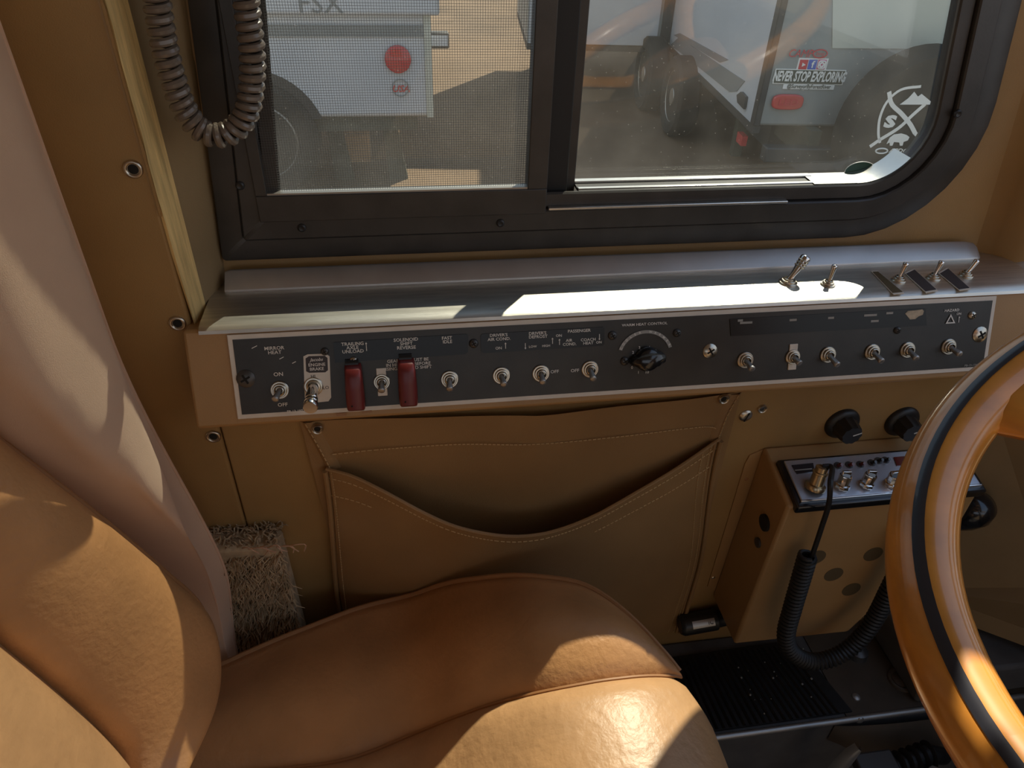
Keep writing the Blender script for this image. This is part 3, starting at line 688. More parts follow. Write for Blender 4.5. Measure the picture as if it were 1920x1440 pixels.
pg = build('microphone_plug', MB().lathe(P, d, [(0, .0112), (L_*.12, .0118), (L_*.22, .0108), (L_*.24, .0082), (L_*.68, .0078), (L_*.70, .0086), (L_*.78, .0086), (L_*.80, .0070), (L_*1.0, .0072), (L_*1.04, .0055), (L_*1.04, 0)], 24, False), 'brass', cb, smooth=True, sharp=35)

# microphone cord: plain lead, then a coil hanging in front of the box
mc = thing('microphone_cord', 'black coiled microphone cord hanging in front of the tan radio box', 'cord', tuple(atY(1500, 1235, -.12)))
T2 = T+d.normalized()*.001
lead = crv([T2, T2+V((.007, -.006, .003)), atY(1557, 905, -.105), atY(1554, 945, -.108), atY(1540, 990, -.105), atY(1525, 1035, -.104), atY(1516, 1062, -.104)], 48)
build('lead', MB().tube(lead, .0030, 8), 'rubber', mc, smooth=True)
cl = crv([atY(1515, 1040, -.104), atY(1502, 1085, -.108), atY(1486, 1140, -.114), atY(1474, 1190, -.120), atY(1484, 1222, -.125), atY(1520, 1240, -.128), atY(1565, 1232, -.128), atY(1605, 1205, -.124), atY(1640, 1160, -.118), atY(1668, 1105, -.112), atY(1695, 1050, -.106), atY(1720, 990, -.10)], 160)
o = coil(cl, .0090, .0056, .0026, 12, 6); build('coil', o, 'rubber', mc, smooth=True)

# ================================================================== COILED CORD hanging at the window
hc = thing('coiled_cord', 'thick grey brown coiled cord hanging in a loop in front of the window', 'cord', tuple(atY(410, 255, .015)))
cl = crv([atY(278, -190, .012), atY(286, -60, .012), atY(297, 20, .012), atY(308, 85, .012), atY(325, 150, .012), atY(348, 208, .012), atY(376, 243, .013), atY(410, 254, .014), atY(440, 243, .016), atY(462, 212, .018), atY(472, 160, .020), atY(473, 100, .021), atY(466, 40, .022), atY(458, -40, .022), atY(452, -190, .022)], 200)
build('coil', coil(cl, .0072, .0074, .0032, 18, 8), 'cord_brown', hc, smooth=True)

# ================================================================== FLASHLIGHT-like black cylinder
P = atY(1279, 1172, -.018); P2 = atY(1368, 1156, -.018)
fc = thing('black_canister', 'short black cylinder with a silver label lying at the foot of the wall', 'canister', tuple(P))
d = P2-P; L_ = d.length
build('body', MB().lathe(P, d, [(-.004, .0125), (0, .0150), (.003, .0155), (L_*.70, .0155), (L_*.72, .0125), (L_*.74, .0120), (L_*.90, .0120), (L_*.92, .0138), (L_*1.0, .0138)], 26), 'black_plastic', fc, smooth=True, sharp=35)
build('end_ring', MB().lathe(P+d*1.0, d, [(0, .0138), (.0015, .0138), (.0020, .0120), (.0012, .009), (.0012, 0)], 22, False), 'worn_steel', fc, smooth=True)
a, e1, e2 = frame_of(d); vw = (CAM-P); vw = (vw-a*vw.dot(a)).normalized(); sd_ = a.cross(vw)
g = []
for i in range(7):
    an = math.radians(-20+40*i/6)+.22; g.append([P+d*u_+(vw*math.cos(an)+sd_*math.sin(an))*.0157 for u_ in (.16, .62)])
lb = build('label', MB().grid(g), 'worn_steel', fc, smooth=True)
lettering('IC', P+d*.53+(vw*math.cos(.22)+sd_*math.sin(.22))*.0160, a, sd_ if sd_.z > 0 else -sd_, .0055, 'print_dark', lb)

# ================================================================== FLOOR MAT
fm = thing('floor_mat', 'black ribbed rubber mat on the raised floor sill', 'mat', (.45, -.08, 0))
corn = [(.31, -.142), (.575, -.140), (.545, -.022), (.31, -.028)]
build('base', MB().prism([V((a, b, 0)) for a, b in corn], Z*.003), 'mat_rubber', fm)
for i in range(25):
    x_ = .318+i*.0098; xt = x_+(-.028*(x_-.31)/.265)
    build('rib', MB().loft([[V((x_-.0025, -.140, .003)), V((x_, -.140, .0062)), V((x_+.0025, -.140, .003))], [V((xt-.0025, -.030, .003)), V((xt, -.030, .0062)), V((xt+.0025, -.030, .003))]], False), 'mat_rubber', fm)
rnd = random.Random(11)
# crumbs of grit on the mat
cr = MB()
for i in range(20):
    P = V((.43+rnd.random()*.12, -.13+rnd.random()*.09, .0055)); r_ = .0006+.0012*rnd.random()
    cr.lathe(P, Z+X*rnd.random(), [(0, r_), (r_, r_*.7), (r_*1.2, 0)], 5, False)
o = build('grit', cr, 'print_grey', None); tag(o, 'pale crumbs of grit scattered on the black mat', 'grit'); o['kind'] = 'stuff'

# ================================================================== PEDALS below the sill
pd = thing('accelerator_pedal', 'worn steel pedal standing below the sill edge at the bottom of the frame', 'pedal', (.52, -.26, -.34))
Pp = atY(1592, 1425, -.215)
g = []
for i in range(11):
    t_ = i/10; wdt = .013*math.sin(PI*min(1, .12+.88*(1-t_)))**.6 if t_ < 1 else .003
    c_ = Pp+V((.010*t_-.012, -.004*t_, .040-.12*(1-t_)))
    g.append([c_-X*wdt+Y*.006, c_-X*wdt*.6-Y*.002, c_-Y*.005, c_+X*wdt*.6-Y*.002, c_+X*wdt+Y*.006])
build('pad', MB().grid(g), 'worn_steel', pd, smooth=True, sharp=80)
c0 = Pp+V((.025, -.01, -.045))
build('arm', MB().box(c0+V((0, 0, 0)), c0+V((.055, .03, .016))), 'dark_metal', pd, bevel=.003)
build('linkage', MB().tube([c0+V((.05, .01, .0)), c0+V((.11, .02, .005)), c0+V((.15, .03, -.03))], .012, 12), 'rubber', pd, smooth=True)
for k in range(5):
    c1 = c0+V((.062+.012*k, .012+.002*k, .002)); build('boot_ring', MB().lathe(c1, X, [(-.003, .014), (0, .019), (.003, .014)], 18), 'rubber', pd, smooth=True)
build('stem', MB().tube([Pp+V((-.01, 0, -.06)), Pp+V((-.0, .0, -.13))], .008, 10), 'dark_metal', pd, smooth=True)
build('stand', MB().box((.46, -.30, -.34), (.62, -.20, -.315)), 'dark_metal', pd, bevel=.004)
for k, (dx, r_) in enumerate(((.085, .010), (.125, .009))): build('spring', coil(crv([c0+V((dx, -.012, -.03)), c0+V((dx+.01, -.012, .02))], 6), r_, .007, .0022, 10, 5), 'worn_steel', pd, smooth=True)
# moulded well cover hanging on the sill face
g = []
for i in range(17):
    u = i/16; row = []
    for j in range(9):
        t_ = j/8; row.append(V((.545+.26*u, -.152-.035*math.sin(PI*u)**.7*math.sin(PI*min(1, .08+t_*.5)), -.006-.075*t_*math.sin(PI*min(.92, max(.08, u)))**.5)))
    g.append(row)
wc = build('well_cover', MB().grid(g), 'floor_brown', None, smooth=True); tag(wc, 'dark moulded cover curving below the metal sill edge', 'cover')

# ================================================================== STEERING WHEEL
SC = V((.473, -.463, .700)); tw = math.radians(25); SN = V((-math.sin(tw), .011, math.cos(tw))).normalized()
SA = SN.cross(Y).normalized(); SB = SN.cross(SA)
SR, ST = .225, .0200
sw = thing('steering_wheel', 'large varnished wood steering wheel with a black inlay line', 'steering wheel', tuple(SC-SN*.5))
def rimp(ph, po, r):
    o_ = SA*math.cos(ph)+SB*math.sin(ph); return SC+o_*SR+(o_*math.cos(po)+SN*math.sin(po))*r
N1, N2 = 120, 24
rim_l = []
for i in range(N1+1):
    ph = 2*PI*i/N1
    rim_l.append([rimp(ph, 2*PI*k/N2, ST*(1+.0*k)) for k in range(N2)])
build('rim', MB().loft(rim_l), 'wood_rim', sw, smooth=True)
s0, s1 = math.radians(78), math.radians(97)
g = [[rimp(2*PI*i/N1, s0+(s1-s0)*k/4, ST+.00035) for k in range(5)] for i in range(N1+1)]
build('inlay_line', MB().grid(g), 'rim_inlay', sw, smooth=True)
build('hub', MB().lathe(SC-SN*.075, SN, [(-.02, .055), (.0, .075), (.03, .078), (.05, .070), (.058, .05), (.060, 0)], 36, True), 'hub_brown', sw, smooth=True)
for ph in (math.radians(113), math.radians(293), math.radians(203+180)):
    d = SA*math.cos(ph)+SB*math.sin(ph); e = SN.cross(d); loops = []
    for t_, wd, th, dz in ((0, .026, .010, -.045), (.3, .020, .009, -.038), (.6, .017, .009, -.022), (.85, .021, .011, -.006), (1.0, .034, .014, .0), (1.06, .040, .010, .0)):
        c_ = SC+d*(.05+(SR-.06)*t_)+SN*dz
        loops.append([c_+e*(wd*math.cos(2*PI*k/14))+SN*(th*math.sin(2*PI*k/14)) for k in range(14)])
    build('spoke', MB().loft(loops, True, True, True), 'wood_rim', sw, smooth=True)
build('column', MB().lathe(SC-SN*.08, -SN, [(0, .04), (.1, .036), (.85, .036)], 24), 'black_plastic', sw, smooth=True)
# lever housing behind the wheel
P = atY(1815, 948, -.05)
kb = thing('lever_knob', 'black rounded lever knob behind the steering wheel rim', 'lever', tuple(P))
build('knob', MB().lathe(P+V((.0, .03, -.055)), V((.10, -.35, .55)), [(0, .014), (.02, .021), (.045, .025), (.065, .024), (.078, .017), (.083, .006), (.083, 0)], 22), 'black_gloss', kb, smooth=True)
build('shaft', MB().tube([P+V((0, .03, -.05)), P+V((.02, .099, -.12))], .010, 12), 'black_plastic', kb, smooth=True)
# front side cowl beyond the radio box
ck = build('kick_panel', MB().prism([V((.665, -.002, .50)), V((1.05, -.002, .50)), V((1.05, -.45, .44)), V((.86, -.16, .12)), V((.70, -.02, .10))], (.0, .0, -.03)), 'vinyl_olive', None); tag(ck, 'olive side cowl behind the steering wheel', 'cowl panel')
fp_ = build('heater_duct', MB().obox(V((.67, -.14, .001)), X*.20, Y*.13, Z*.065), 'floor_grey', None, bevel=.006); tag(fp_, 'dark grey floor duct beyond the radio box', 'duct')

# ================================================================== DRIVER SEAT
YC = -.43
st = thing('driver_seat', 'tan leather driver seat with piped cushion and backrest', 'seat', (0, YC, -.34))
ZK = [(-.40, .215), (-.20, .224), (-.10, .226), (-.024, .236), (.047, .291), (.099, .322), (.144, .331), (.185, .328), (.22, .316), (.27, .290)]
def zp(x):
    x = max(-.39, min(.26, x))
    for k in range(len(ZK)-1):
        if ZK[k][0] <= x <= ZK[k+1][0]:
            p0, p1 = ZK[k], ZK[k+1]; pm, pn = ZK[max(k-1, 0)], ZK[min(k+2, len(ZK)-1)]
            h = p1[0]-p0[0]; t = (x-p0[0])/h; m0 = (p1[1]-pm[1])/(p1[0]-pm[0])*h; m1 = (pn[1]-p0[1])/(pn[0]-p0[0])*h
            return (2*t**3-3*t*t+1)*p0[1]+(t**3-2*t*t+t)*m0+(-2*t**3+3*t*t)*p1[1]+(t**3-t*t)*m1
def so_(px, py):
    d = ray(px, py); a, b = .3, 1.6
    for _ in range(40):
        m_ = (a+b)/2; p = CAM+d*m_
        if p.z > zp(p.x): a = m_
        else: b = m_
    return V((p.x, p.y, 0))
e0 = so_(420, 1240)
E_ = crv([e0+V((-.06, -.022, 0)), e0]+[so_(*q) for q in ((560, 1180), (700, 1130), (800, 1103), (900, 1081), (1000, 1077), (1100, 1095), (1180, 1150), (1245, 1218), (1276, 1256))], 60)
s0_ = so_(430, 1447)
S_ = crv([s0_+V((-.06, -.004, 0)), s0_]+[so_(*q) for q in ((540, 1434), (650, 1418), (780, 1368), (900, 1321), (1030, 1287), (1150, 1266), (1240, 1260), (1268, 1261), (1280, 1263))], 60)
def strip_rows(Ec, Sc, mir=False):
    rows = []
    for e, s in zip(Ec, Sc):
        e, s = V(e), V(s); row = []; wd = (s-e).length; dv = (s-e).normalized() if wd > 1e-6 else V((0, -1, 0))
        out = -dv
        for dz, off in ((-.12, -.012), (-.09, .001), (-.05, .006), (-.02, .005), (-.006, .002)):
            p = e+out*off; row.append(V((p.x, p.y, zp(e.x)+dz-.004)))
        for k in range(15):
            v = k/14; p = e.lerp(s, v); cr = min(1, wd/.10)
            h_ = .019*cr*math.sin(PI*v**1.25)**1.1 if 0 < v < 1 else 0
            row.append(V((p.x, p.y, zp(p.x)-.004+h_-(.005 if v == 1 else 0))))
        if mir: row = [V((p.x, 2*YC-p.y, p.z)) for p in row]
        rows.append(row)
    return rows
for mir in (False, True):
    build('cushion_bolster', MB().grid(strip_rows(E_, S_, mir)), 'seat_vinyl', st, smooth=True, sharp=100)
pipe = [V((p.x, p.y+.001, zp(p.x)-.004)) for p in E_]
build('piping', MB().tube(pipe, .0030, 8), 'piping', st, smooth=True)
# centre insert, rolling over the front edge
rows = []
sx_, sy_ = S_[-1].x, S_[-1].y
FY = [(sy_, sx_)]+[(so_(*q).y, so_(*q).x) for q in ((1305, 1300), (1335, 1350), (1370, 1440))]+[(YC, so_(1370, 1440).x+.003)]
def fx(y):
    y = max(y, 2*YC-y)
    for (a, b), (c, d_) in zip(FY, FY[1:]):
        if a >= y >= c: return b+(d_-b)*(a-y)/(a-c)
    return FY[0][1]
SL = [p for p in S_]
for j in range(33):
    v = j/32; row = []
    for i in range(61):
        s = S_[i]; y0, y1 = s.y, 2*YC-s.y; y = y0+(y1-y0)*v
        xe = s.x if i < 40 else s.x+(fx(y)-S_[-1].x)*((i-40)/20)**1.5
        edge = min(v, 1-v); h_ = .013*(1-math.exp(-edge*26))-.004*(1 if edge == 0 else 0)
        fr_ = max(0, (i-46)/14); z = zp(xe)-.004+h_-.014*fr_**2.6
        row.append(V((xe, y, z)))
    b = row[-1]
    for dx, dz in ((.004, -.010), (.006, -.03), (.004, -.07), (-.004, -.11)): row.append(V((b.x+dx, b.y, b.z+dz)))
    rows.append(row)
build('cushion_insert', MB().grid(rows), 'seat_insert', st, smooth=True, sharp=100)
build('seam', MB().tube([V((p.x, p.y, zp(p.x)-.0065)) for p in S_], .0016, 6), 'piping', st, smooth=True)
build('cushion_pan', MB().box((-.22, YC-.24, .03), (.19, YC+.24, .10)), 'black_plastic', st, bevel=.02)
build('pedestal', MB().box((-.24, YC-.25, -.34), (.15, YC+.25, .03)), 'black_plastic', st, bevel=.02)  # widened to block light coming through under the seat
# backrest
BN = V((1, -.38, .30)).normalized(); BP = V((-.203, -.15, .30))
def bk(px, py): return hit(px, py, BP-BN*.014, BN)
Eb = crv([bk(*q) for q in ((-330, 560), (-150, 705), (0, 830), (130, 930), (230, 1010), (310, 1078), (365, 1128), (388, 1175), (396, 1235), (385, 1300), (345, 1380), (300, 1450), (260, 1510))], 72)
Sb = crv([bk(*q) for q in ((-330, 940), (-150, 1072), (0, 1200), (70, 1258), (130, 1310), (180, 1356), (215, 1393), (232, 1415), (240, 1440), (244, 1470), (246, 1500), (248, 1530), (250, 1560))], 72)
mirY = lambda p: V((p.x, 2*YC-p.y, p.z))
for mir in (False, True):
    rows = []
    for e, s in zip(Eb, Sb):
        row = []; dv = (e-s).normalized()
        for dn, of in ((-.11, -.006), (-.08, .006), (-.05, .012), (-.022, .012), (-.006, .006)):
            row.append(e+dv*of+BN*dn)
        for k in range(19):
            v = k/18; p = e.lerp(s, v); h_ = .030*math.sin(PI*v**.72)**.62 if 0 < v < 1 else (-.005 if v else 0)
            row.append(p+BN*h_)
        if mir: row = [mirY(p) for p in row]
        rows.append(row)
    build('backrest_bolster', MB().grid(rows), 'seat_vinyl', st, smooth=True, sharp=110)
build('backrest_piping', MB().tube([p+BN*.001+V((0, .0015, 0)) for p in Eb[:44]], .0026, 8), 'piping', st, smooth=True)
rows = []
for s in list(Sb)+[Sb[-1]+V((.004, -.002, -.04)), Sb[-1]+V((.008, -.004, -.09))]:
    row = []
    for k in range(25):
        v = k/24; y = s.y+(2*YC-2*s.y)*v; ed = min(v, 1-v)
        row.append(V((s.x, y, s.z))+V((1, 0, .3))*(-.003+.024*(1-math.exp(-ed*20))))
    rows.append(row)
build('backrest_insert', MB().grid(rows), 'seat_insert', st, smooth=True, sharp=100)
def xb(z): return BP.x-.13-.30*(z-.30)
build('backrest_shell', MB().loft([[V((xb(z)-.04, YC-.20, z)), V((xb(z), YC-.22, z)), V((xb(z), YC+.22, z)), V((xb(z)-.04, YC+.20, z))] for z in (.26, .90)], True, True, True), 'seat_vinyl', st, bevel=.01)

# ================================================================== CURTAIN
cu = thing('curtain', 'beige fabric curtain hanging in soft folds behind the driver seat', 'curtain', (-.4, -.1, .03))
ridge = [(-.252, -.044), (-.251, -.056), (-.246, -.074), (-.239, -.094), (-.242, -.122), (-.250, -.148), (-.268, -.162), (-.300, -.154), (-.328, -.134), (-.354, -.134), (-.388, -.150), (-.415, -.142), (-.450, -.130), (-.48, -.105), (-.52, -.11), (-.56, -.14), (-.61, -.13), (-.66, -.10), (-.72, -.13)]
g = []
for j in range(61):
    t_ = j/60; z = 1.22-1.19*t_
    flare = smoothstep((.62-z)/.35)-.55*smoothstep((.33-z)/.2)
    sp = []
    for i, (a, b) in enumerate(ridge):
        k = 1-min(1, i/8)
        a2 = a+.034*flare*k+.006*math.sin(z*9+i*.9)*min(1, i/3); b2 = b+.006*math.sin(z*6.5+i*1.3)*min(1, i/3)
        b2 = max(b2, -.168+.088*smoothstep((.72-z)/.40))
        sp.append(V((a2, b2, z)))
    g.append(crv(sp, 108))
build('cloth', MB().grid(g), 'curtain_cloth', cu, smooth=True, sharp=120)
build('hem', MB().tube([g[j][0] for j in range(61)], .0016, 6), 'curtain_cloth', cu, smooth=True)

# ================================================================== SHAG CARPET on the wheel box
sg_ = thing('shag_carpet', 'piece of shaggy beige carpet beside the seat below the wall panel', 'carpet', (-.2, -.03, 0))
build('backing', MB().prism([V((-.29, -.002, .0)), V((-.155, -.002, .0)), V((-.160, -.002, .322)), V((-.29, -.002, .330))], (0, -.030, 0)), 'shag', sg_, bevel=.006)
rnd = random.Random(5); mb = MB()
for i in range(5200):
    x_ = -.285+.127*rnd.random(); z_ = .02+.305*rnd.random()**.8
    top = z_ > .312; P = V((x_, -.031 if not top else -.031*rnd.random(), z_ if not top else .324))
    dr = V((rnd.gauss(0, .5), -1 if not top else rnd.gauss(0, .4), rnd.gauss(-.5, .5) if not top else 1)).normalized(); ln = .008+.008*rnd.random()
    cv = V((rnd.gauss(0, .6), rnd.gauss(0, .3), -.7)); r_ = .0010
    p1 = P+dr*ln*.6+cv*ln*.1; p2 = P+dr*ln+cv*ln*.5
    _, e1, e2 = frame_of(dr); o_ = len(mb.v)
    for p, rr_ in ((P, r_), (p1, r_), (p2, r_*.4)):
        mb.v += [p+e1*rr_, p-e1*rr_*.5+e2*rr_*.86, p-e1*rr_*.5-e2*rr_*.86]
    for a in (0, 3):
        for k in range(3): mb.f.append((o_+a+k, o_+a+(k+1) % 3, o_+a+3+(k+1) % 3, o_+a+3+k))
o = build('pile', mb, 'shag', sg_, fix=False); o['kind'] = 'stuff'
for k in range(9):
    a = V((-.20+.006*k, -.03, .318+.004*rnd.random())); build('loose_strand', MB().tube(crv([a, a+V((.008, -.008, .010)), a+V((.012+.012*rnd.random(), -.012, .006+.012*rnd.random())), a+V((.018, -.006, -.004))], 8), .0007, 4), 'curtain_cloth', sg_, smooth=True)

# ================================================================== OUTSIDE
GZ = -1.10
gd = build('ground', MB().box((-40, .5, GZ-.1), (40, 60, GZ)), 'earth'); tag(gd, 'brown bare earth outside the window', 'ground'); gd['kind'] = 'structure'
def wheel(P, axis, r, wdt, parent, name='wheel'):
    a = axis.normalized()
    o = build(name, MB().lathe(P, a, [(-wdt/2, r*.70), (-wdt/2, r*.92), (-wdt*.36, r), (wdt*.36, r), (wdt/2, r*.92), (wdt/2, r*.70), (wdt*.38, r*.64)], 36), 'tyre', parent, smooth=True)
    build('wheel_rim', MB().lathe(P+a*wdt*.36, a, [(0, r*.66), (.01, r*.62), (-.03, r*.55), (-.05, r*.3), (-.02, r*.24), (.01, r*.2), (.01, 0)], 30, False), 'worn_steel', o, smooth=True)
    return o
# --- trailer on the left
YL = 4.6
bl = atY(808, 235, YL); zl = atY(700, 221, YL).z; xr = atY(806, 100, YL).x
tl_ = thing('travel_trailer', 'white travel trailer with dark stripe and red round reflector seen through the screened pane', 'trailer', (xr-3, YL+1.2, GZ))
build('body', MB().box((xr-6.5, YL, zl), (xr, YL+2.3, 2.7)), 'trailer_white', tl_, bevel=.03)
z1, z2 = atY(640, 46, YL).z, atY(640, 68, YL).z
build('stripe', MB().box((xr-6.4, YL-.012, z2), (xr-.03, YL, z1)), 'trailer_stripe', tl_)
build('corner_trim', MB().box((xr-.035, YL-.016, zl), (xr+.012, YL+.02, 2.7)), 'trailer_light', tl_, bevel=.006)
bp_ = atY(810, 45, YL)
build('upper_cap', MB().box((xr-6.5, YL-.05, z1+.06), (xr+.07, YL, 2.7)), 'trailer_white', tl_, bevel=.02)
P = atY(746, 111, YL-.012); build('round_reflector', MB().lathe(P, -Y, [(0, .088), (.012, .086), (.02, .07), (.022, 0)], 30, False), 'red_lens', tl_, smooth=True)
lettering('FSX', atY(600, 8, YL-.055), X, Z, .115, 'trailer_stripe', tl_, 1.05, .0)
lettering('USA', atY(751, 167, YL-.012), X, Z, .042, 'red_lens', tl_, 1.1, .02, .3)
P = atY(751, 165, YL-.010); build('badge_ring', MB().tube([P+X*(.055*math.cos(2*PI*k/24))+Z*(.055*math.sin(2*PI*k/24)) for k in range(24)], .004, 5, closed=True), 'trailer_grey', tl_)
P = atY(822, 75, YL+.1); build('tail_lamp', MB().box(P+V((-.07, -.03, -.05)), P+V((.07, .05, .05))), 'trailer_dark', tl_, bevel=.01)
build('tail_lamp_lens', MB().box(P+V((-.055, -.036, -.03)), P+V((.06, -.03, .035))), 'trailer_white', tl_)
wc_ = atY(478, 205, YL); rw = .40
wc_ = V((wc_.x, YL-.02, GZ+rw))
wheel(wc_+Y*.08, -Y, rw, .22, tl_); wheel(wc_+Y*.08-X*.95, -Y, rw, .22, tl_)
ap = [wc_+V((0, -.0, .0))+X*(.46*math.cos(PI*k/20))+Z*(.47*math.sin(PI*k/20)) for k in range(21)]
build('wheel_arch', MB().prism([V((p.x, YL-.003, max(p.z, zl))) for p in ap], (0, .002, 0)), 'trailer_dark', tl_)
build('chassis_rail', MB().box((xr-6, YL+.25, zl-.16), (xr-.1, YL+.33, zl)), 'underframe', tl_)
build('cross_member', MB().box((xr-.9, YL+.05, zl-.10), (xr-.1, YL+.25, zl)), 'underframe', tl_)
for px in (622, 728):
    P = atY(px, 225, YL+.3); build('jack_leg', MB().loft([[P+V((a, b, 0)) for a, b in ((-.05, 0), (.05, 0), (.05, .08), (-.05, .08))], [V((P.x+a+.05, P.y+b, GZ)) for a, b in ((-.07, 0), (.07, 0), (.07, .08), (-.07, .08))]], True, True, True), 'underframe', tl_)
P = atZ(672, 305, GZ); wb = build('wood_block', MB().box(P+V((-.10, 0, 0)), P+V((.10, .2, .22))), 'block_wood', None, bevel=.01); tag(wb, 'pale timber block on the ground under the left trailer', 'block')
# --- trailer on the right, its rear face and receding side
ZQ = -.50
P0 = atZ(1417, 236, ZQ); P1 = atZ(1256, 82, ZQ); E2 = (P1-P0); E2.z = 0; E2.normalize(); E1 = V((E2.y, -E2.x, 0))
if E1.x < 0: E1 = -E1
tr_ = thing('camper_trailer', 'grey and white camper with stickers on its rear wall seen through the fixed pane', 'trailer', tuple(P0+E2*3+E1*1.2+Z*(GZ-ZQ)))
HT = 3.25
build('body', MB().obox(P0, E1*2.45, E2*6.2, Z*HT), 'trailer_grey', tr_, bevel=.02)
def side(px, py, o_=0.0): return hit(px, py, P0-E1*o_, E1)
def rear(px, py, o_=0.0): return hit(px, py, P0-E2*o_, E2)
build('side_skin', MB().obox(P0-E1*.012+E2*.05, E2*6.1, E1*.012, Z*HT), 'trailer_white', tr_)
build('corner_trim', MB().obox(P0-E1*.02-E2*.010, E1*.045, E2*.08, Z*HT), 'trailer_dark', tr_, bevel=.006)
build('bottom_rail', MB().obox(P0-E1*.016-Z*.05, E2*6.1, E1*.05, Z*.05), 'trailer_dark', tr_)
# dark graphics on the side
for q in (((1264, 66), (1275, 62), (1366, 112), (1350, 117)), ((1258, 84), (1273, 70), (1397, 152), (1382, 171), (1368, 172))):
    build('side_graphic', MB().prism([side(*a, .013) for a in q], -E1*.004), 'trailer_stripe', tr_)
build('side_marker', MB().prism([side(*a, .013) for a in ((1386, 178), (1394, 172), (1403, 182), (1399, 205), (1387, 192))], -E1*.02), 'trailer_dark', tr_)
# slide-out box and tandem wheels
sA = side(1256, 84); dep = (sA-P0).dot(E2)
Q = hit(1247, 88, P0+E2*dep, E2); zs = Q.z; SW = (Q-hit(990, 96, P0+E2*dep, E2)).dot(E1)+.06
bo = MB().obox(P0+E2*dep-E1*SW+Z*(zs-P0.z), E1*SW, E2*1.8, Z*1.9)
so = build('slide_out', bo, 'trailer_grey', tr_, bevel=.015)
build('slide_trim', MB().obox(P0+E2*(dep-.03)-E1*.11+Z*(zs-P0.z-.03), E1*.09, E2*.05, Z*1.9), 'trailer_dark', so)
build('slide_floor', MB().obox(P0+E2*(dep-.01)-E1*SW+Z*(zs-P0.z-.05), E1*SW, E2*1.8, Z*.05), 'trailer_dark', so)
build('slide_panel', MB().obox(P0+E2*(dep-.012)-E1*(SW-.01)+Z*(zs-P0.z+.01), E1*(SW-.15), E2*.012, Z*1.85), 'trailer_white', so)
for px, py in ((1240, 252), (1190, 205)):
    p = atZ(px, py, GZ); wheel(V((p.x, p.y, GZ+.34))+E1*.12, -E1, .34, .20, tr_)
build('underbody_shade', MB().obox(P0+E1*.32+E2*.5-Z*.32, E1*1.8, E2*5.5, Z*.32), 'trailer_dark', tr_)  # dark box added to stand for the shade behind the wheels
# rear wall: lighter panel, stickers, lamp
for q in (((1562, 0-120), (1800, -130), (1800, 92), (1560, 90)),):
    build('rear_panel', MB().prism([rear(*a, .001) for a in q], -E2*.006), 'trailer_light', tr_)
def rtxt(t_, px, py, cap, m_, wide=1.0, bold=.01, shear=0.0): 
    pm = (rear(px+50, py)-rear(px-50, py)).length/100
    return lettering(t_, rear(px, py, .012), E1, Z, cap*pm*1.12, m_, tr_, wide, bold, shear)
rtxt('CAMP', 1501, 101, 12, 'sticker_red', .9, 0, .2)
pxm = (rear(1550, 120)-rear(1450, 120)).length/100
P = rear(1538, 101, .01); build('logo_oval', MB().tube([P+E1*(13*pxm*math.cos(2*PI*k/20))+Z*(7*pxm*math.sin(2*PI*k/20)) for k in range(20)], .004, 5, closed=True), 'sticker_red', tr_)
rtxt('bing', 1538, 101, 6, 'sticker_red', 1, 0, .2)
P = rear(1523, 121, .0); build('social_plate', MB().obox(P-E1*28*pxm-Z*11*pxm, E1*56*pxm, Z*22*pxm, -E2*.003), 'sticker_white', tr_)
for px, m_ in ((1506, 'sticker_red'), (1523, 'sticker_blue'), (1540, 'sticker_pink')):
    P = rear(px, 121, .003); h_ = 7.8*pxm
    so = build('social_sticker', MB().obox(P-E1*h_-Z*h_*1.08, E1*h_*2, Z*h_*2.16, -E2*.004), m_, tr_, bevel=.01)
    if m_ == 'sticker_red':
        q_ = P-E2*.006; build('play_mark', MB().prism([q_-E1*h_*.35-Z*h_*.45, q_-E1*h_*.35+Z*h_*.45, q_+E1*h_*.5], -E2*.002), 'sticker_white', so)
    elif m_ == 'sticker_blue': lettering('f', P-E2*.008, E1, Z, h_*1.45, 'sticker_white', so, 1, .03)
    else:
        q_ = P-E2*.007; build('lens_mark', MB().tube([q_+E1*h_*.45*math.cos(2*PI*k/16)+Z*h_*.45*math.sin(2*PI*k/16) for k in range(16)], .006, 5, closed=True), 'sticker_white', so)
        build('camera_mark', MB().tube([q_+E1*h_*.78*a+Z*h_*.78*b for a, b in ((-1, -.7), (-.7, -1), (.7, -1), (1, -.7), (1, .7), (.7, 1), (-.7, 1), (-1, .7))], .005, 5, closed=True), 'sticker_white', so)
P = rear(1517, 144, .002); a_, b_ = 67*pxm, 12.5*pxm*1.05
bn = build('slogan_banner', MB().obox(P-E1*a_-Z*b_, E1*2*a_, Z*2*b_, -E2*.004), 'sticker_white', tr_)
build('banner_field', MB().obox(P-E1*a_*.97-Z*b_*.88-E2*.004, E1*1.94*a_, Z*1.76*b_, -E2*.002), 'sticker_black', bn)
lettering('NEVER STOP EXPLORING', P-E2*.008, E1, Z, 15.5*pxm*1.1, 'sticker_white', bn, .50, .035, .15)
P = rear(1516, 162, .002); hb = build('handle_strip', MB().obox(P-E1*49*pxm-Z*5*pxm, E1*98*pxm, Z*10*pxm, -E2*.004), 'sticker_white', tr_)
lettering('@SurveyorByForestRiver', P-E2*.007, E1, Z, 7*pxm, 'sticker_black', hb, .80, .02)
P = rear(1475, 190, .002)
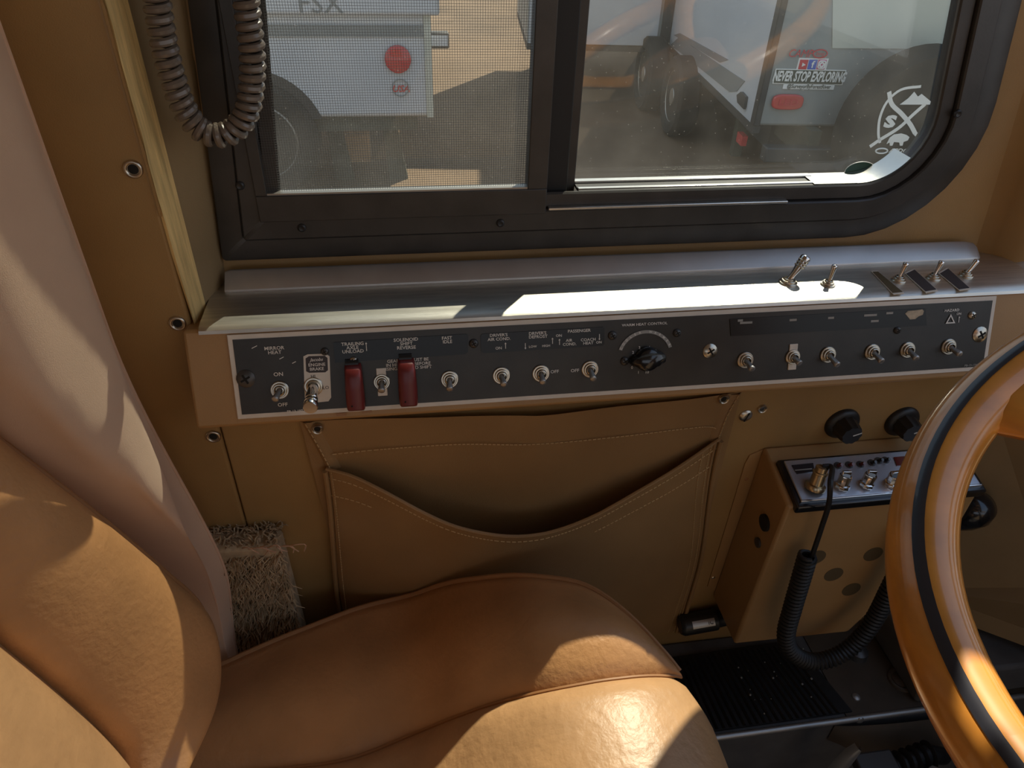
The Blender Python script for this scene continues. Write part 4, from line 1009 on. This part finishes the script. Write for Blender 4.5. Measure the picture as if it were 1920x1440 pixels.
tb = build('tail_lamp_base', MB().lathe(P-E2*.0, -E2, [(0, 1)], 3, False) if False else MB().prism([P+E1*30*pxm*math.copysign(abs(math.cos(2*PI*k/28))**.6, math.cos(2*PI*k/28))+Z*14*pxm*math.copysign(abs(math.sin(2*PI*k/28))**.6, math.sin(2*PI*k/28)) for k in range(28)], -E2*.03), 'red_lens', tr_, bevel=.008)
lettering('LED', P-E2*.034, E1, Z, 11*pxm, 'sticker_red', tb, 1.4, .02)
build('bumper', MB().obox(P0-E2*.16+E1*.05-Z*.20, E1*2.3, E2*.10, Z*.10), 'trailer_dark', tr_, bevel=.01)
for k in (.35, 1.9): build('bumper_bracket', MB().obox(P0-E2*.1+E1*k-Z*.2, E1*.08, E2*.6, Z*.2), 'underframe', tr_)
p_ = rear(1387, 262, .0); build('red_marker', MB().obox(P0+E2*.25+E1*.02-Z*.22, E1*.04, E2*.12, Z*.07), 'red_lens', tr_)
for k in (1.15, 3.6): build('chassis_leg', MB().obox(P0+E2*k+E1*.3+Z*(GZ-ZQ), E1*.08, E2*.08, Z*(ZQ-GZ)), 'underframe', tr_)
# spare wheel in a black cover with a white emblem
PS = hit(1735, 256, P0-E2*.42, E2); rS = 155*pxm*.92
spw = thing('spare_wheel', 'black covered spare wheel with a white crossed emblem on the camper rear', 'spare wheel', tuple(PS))
build('cover', MB().lathe(PS+E2*.24, -E2, [(0, rS*.95), (.02, rS), (.20, rS), (.235, rS*.95), (.24, rS*.90), (.245, 0)], 44), 'tyre', spw, smooth=True, sharp=40)
build('carrier', MB().obox(PS+E2*.24-E1*.04-Z*.25, E1*.08, E2*.17, Z*.5), 'underframe', spw)
def sp_(px, py, o_=.008): return hit(px, py, PS-E2*o_, E2)
def stroke(pts, wpx, name='emblem_stroke', closed=False):
    ps = crv([sp_(*q) for q in pts], 24); mb = MB(); g = []
    for i, p in enumerate(ps):
        t_ = (ps[min(i+1, 24)]-ps[max(i-1, 0)]).normalized(); nn = t_.cross(E2).normalized()*(wpx*pxm*.45)
        g.append([p-nn, p+nn])
    return build(name, MB().grid(g), 'sticker_white', spw)
stroke([(1727, 162), (1690, 168), (1664, 190), (1650, 220), (1647, 250), (1650, 268)], 5)
stroke([(1667, 172), (1672, 195), (1690, 213), (1706, 232), (1716, 250)], 8)
stroke([(1631, 275), (1650, 262), (1685, 240), (1712, 215), (1735, 195)], 7)
stroke([(1755, 166), (1785, 185), (1800, 215), (1803, 240), (1798, 270)], 5); stroke([(1716, 250), (1735, 268), (1760, 285)], 7)
build('emblem_peaks', MB().prism([sp_(*q) for q in ((1687, 196), (1703, 184), (1714, 172), (1721, 181), (1728, 176), (1745, 190), (1748, 196))], -E2*.002), 'sticker_white', spw)
lettering('S', sp_(1669, 229), E1, Z, 19*pxm, 'sticker_white', spw, 1.5, .06)
bear = ((1662, 270), (1668, 258), (1676, 252), (1690, 250), (1700, 253), (1705, 257), (1702, 263), (1694, 266), (1692, 273), (1687, 273), (1686, 267), (1676, 266), (1673, 273), (1668, 273), (1668, 267))
build('emblem_bear', MB().prism([sp_(*q) for q in bear], -E2*.002), 'sticker_white', spw)
P = sp_(1653, 283); build('emblem_oval', MB().tube([P+E1*(11*pxm*math.cos(2*PI*k/20))+Z*(4.5*pxm*math.sin(2*PI*k/20)) for k in range(20)], .005, 5, closed=True), 'sticker_white', spw)
lettering('APDOM', sp_(1690, 283), E1, Z, 7.5*pxm, 'sticker_white', spw, 1.2, .02, .2)
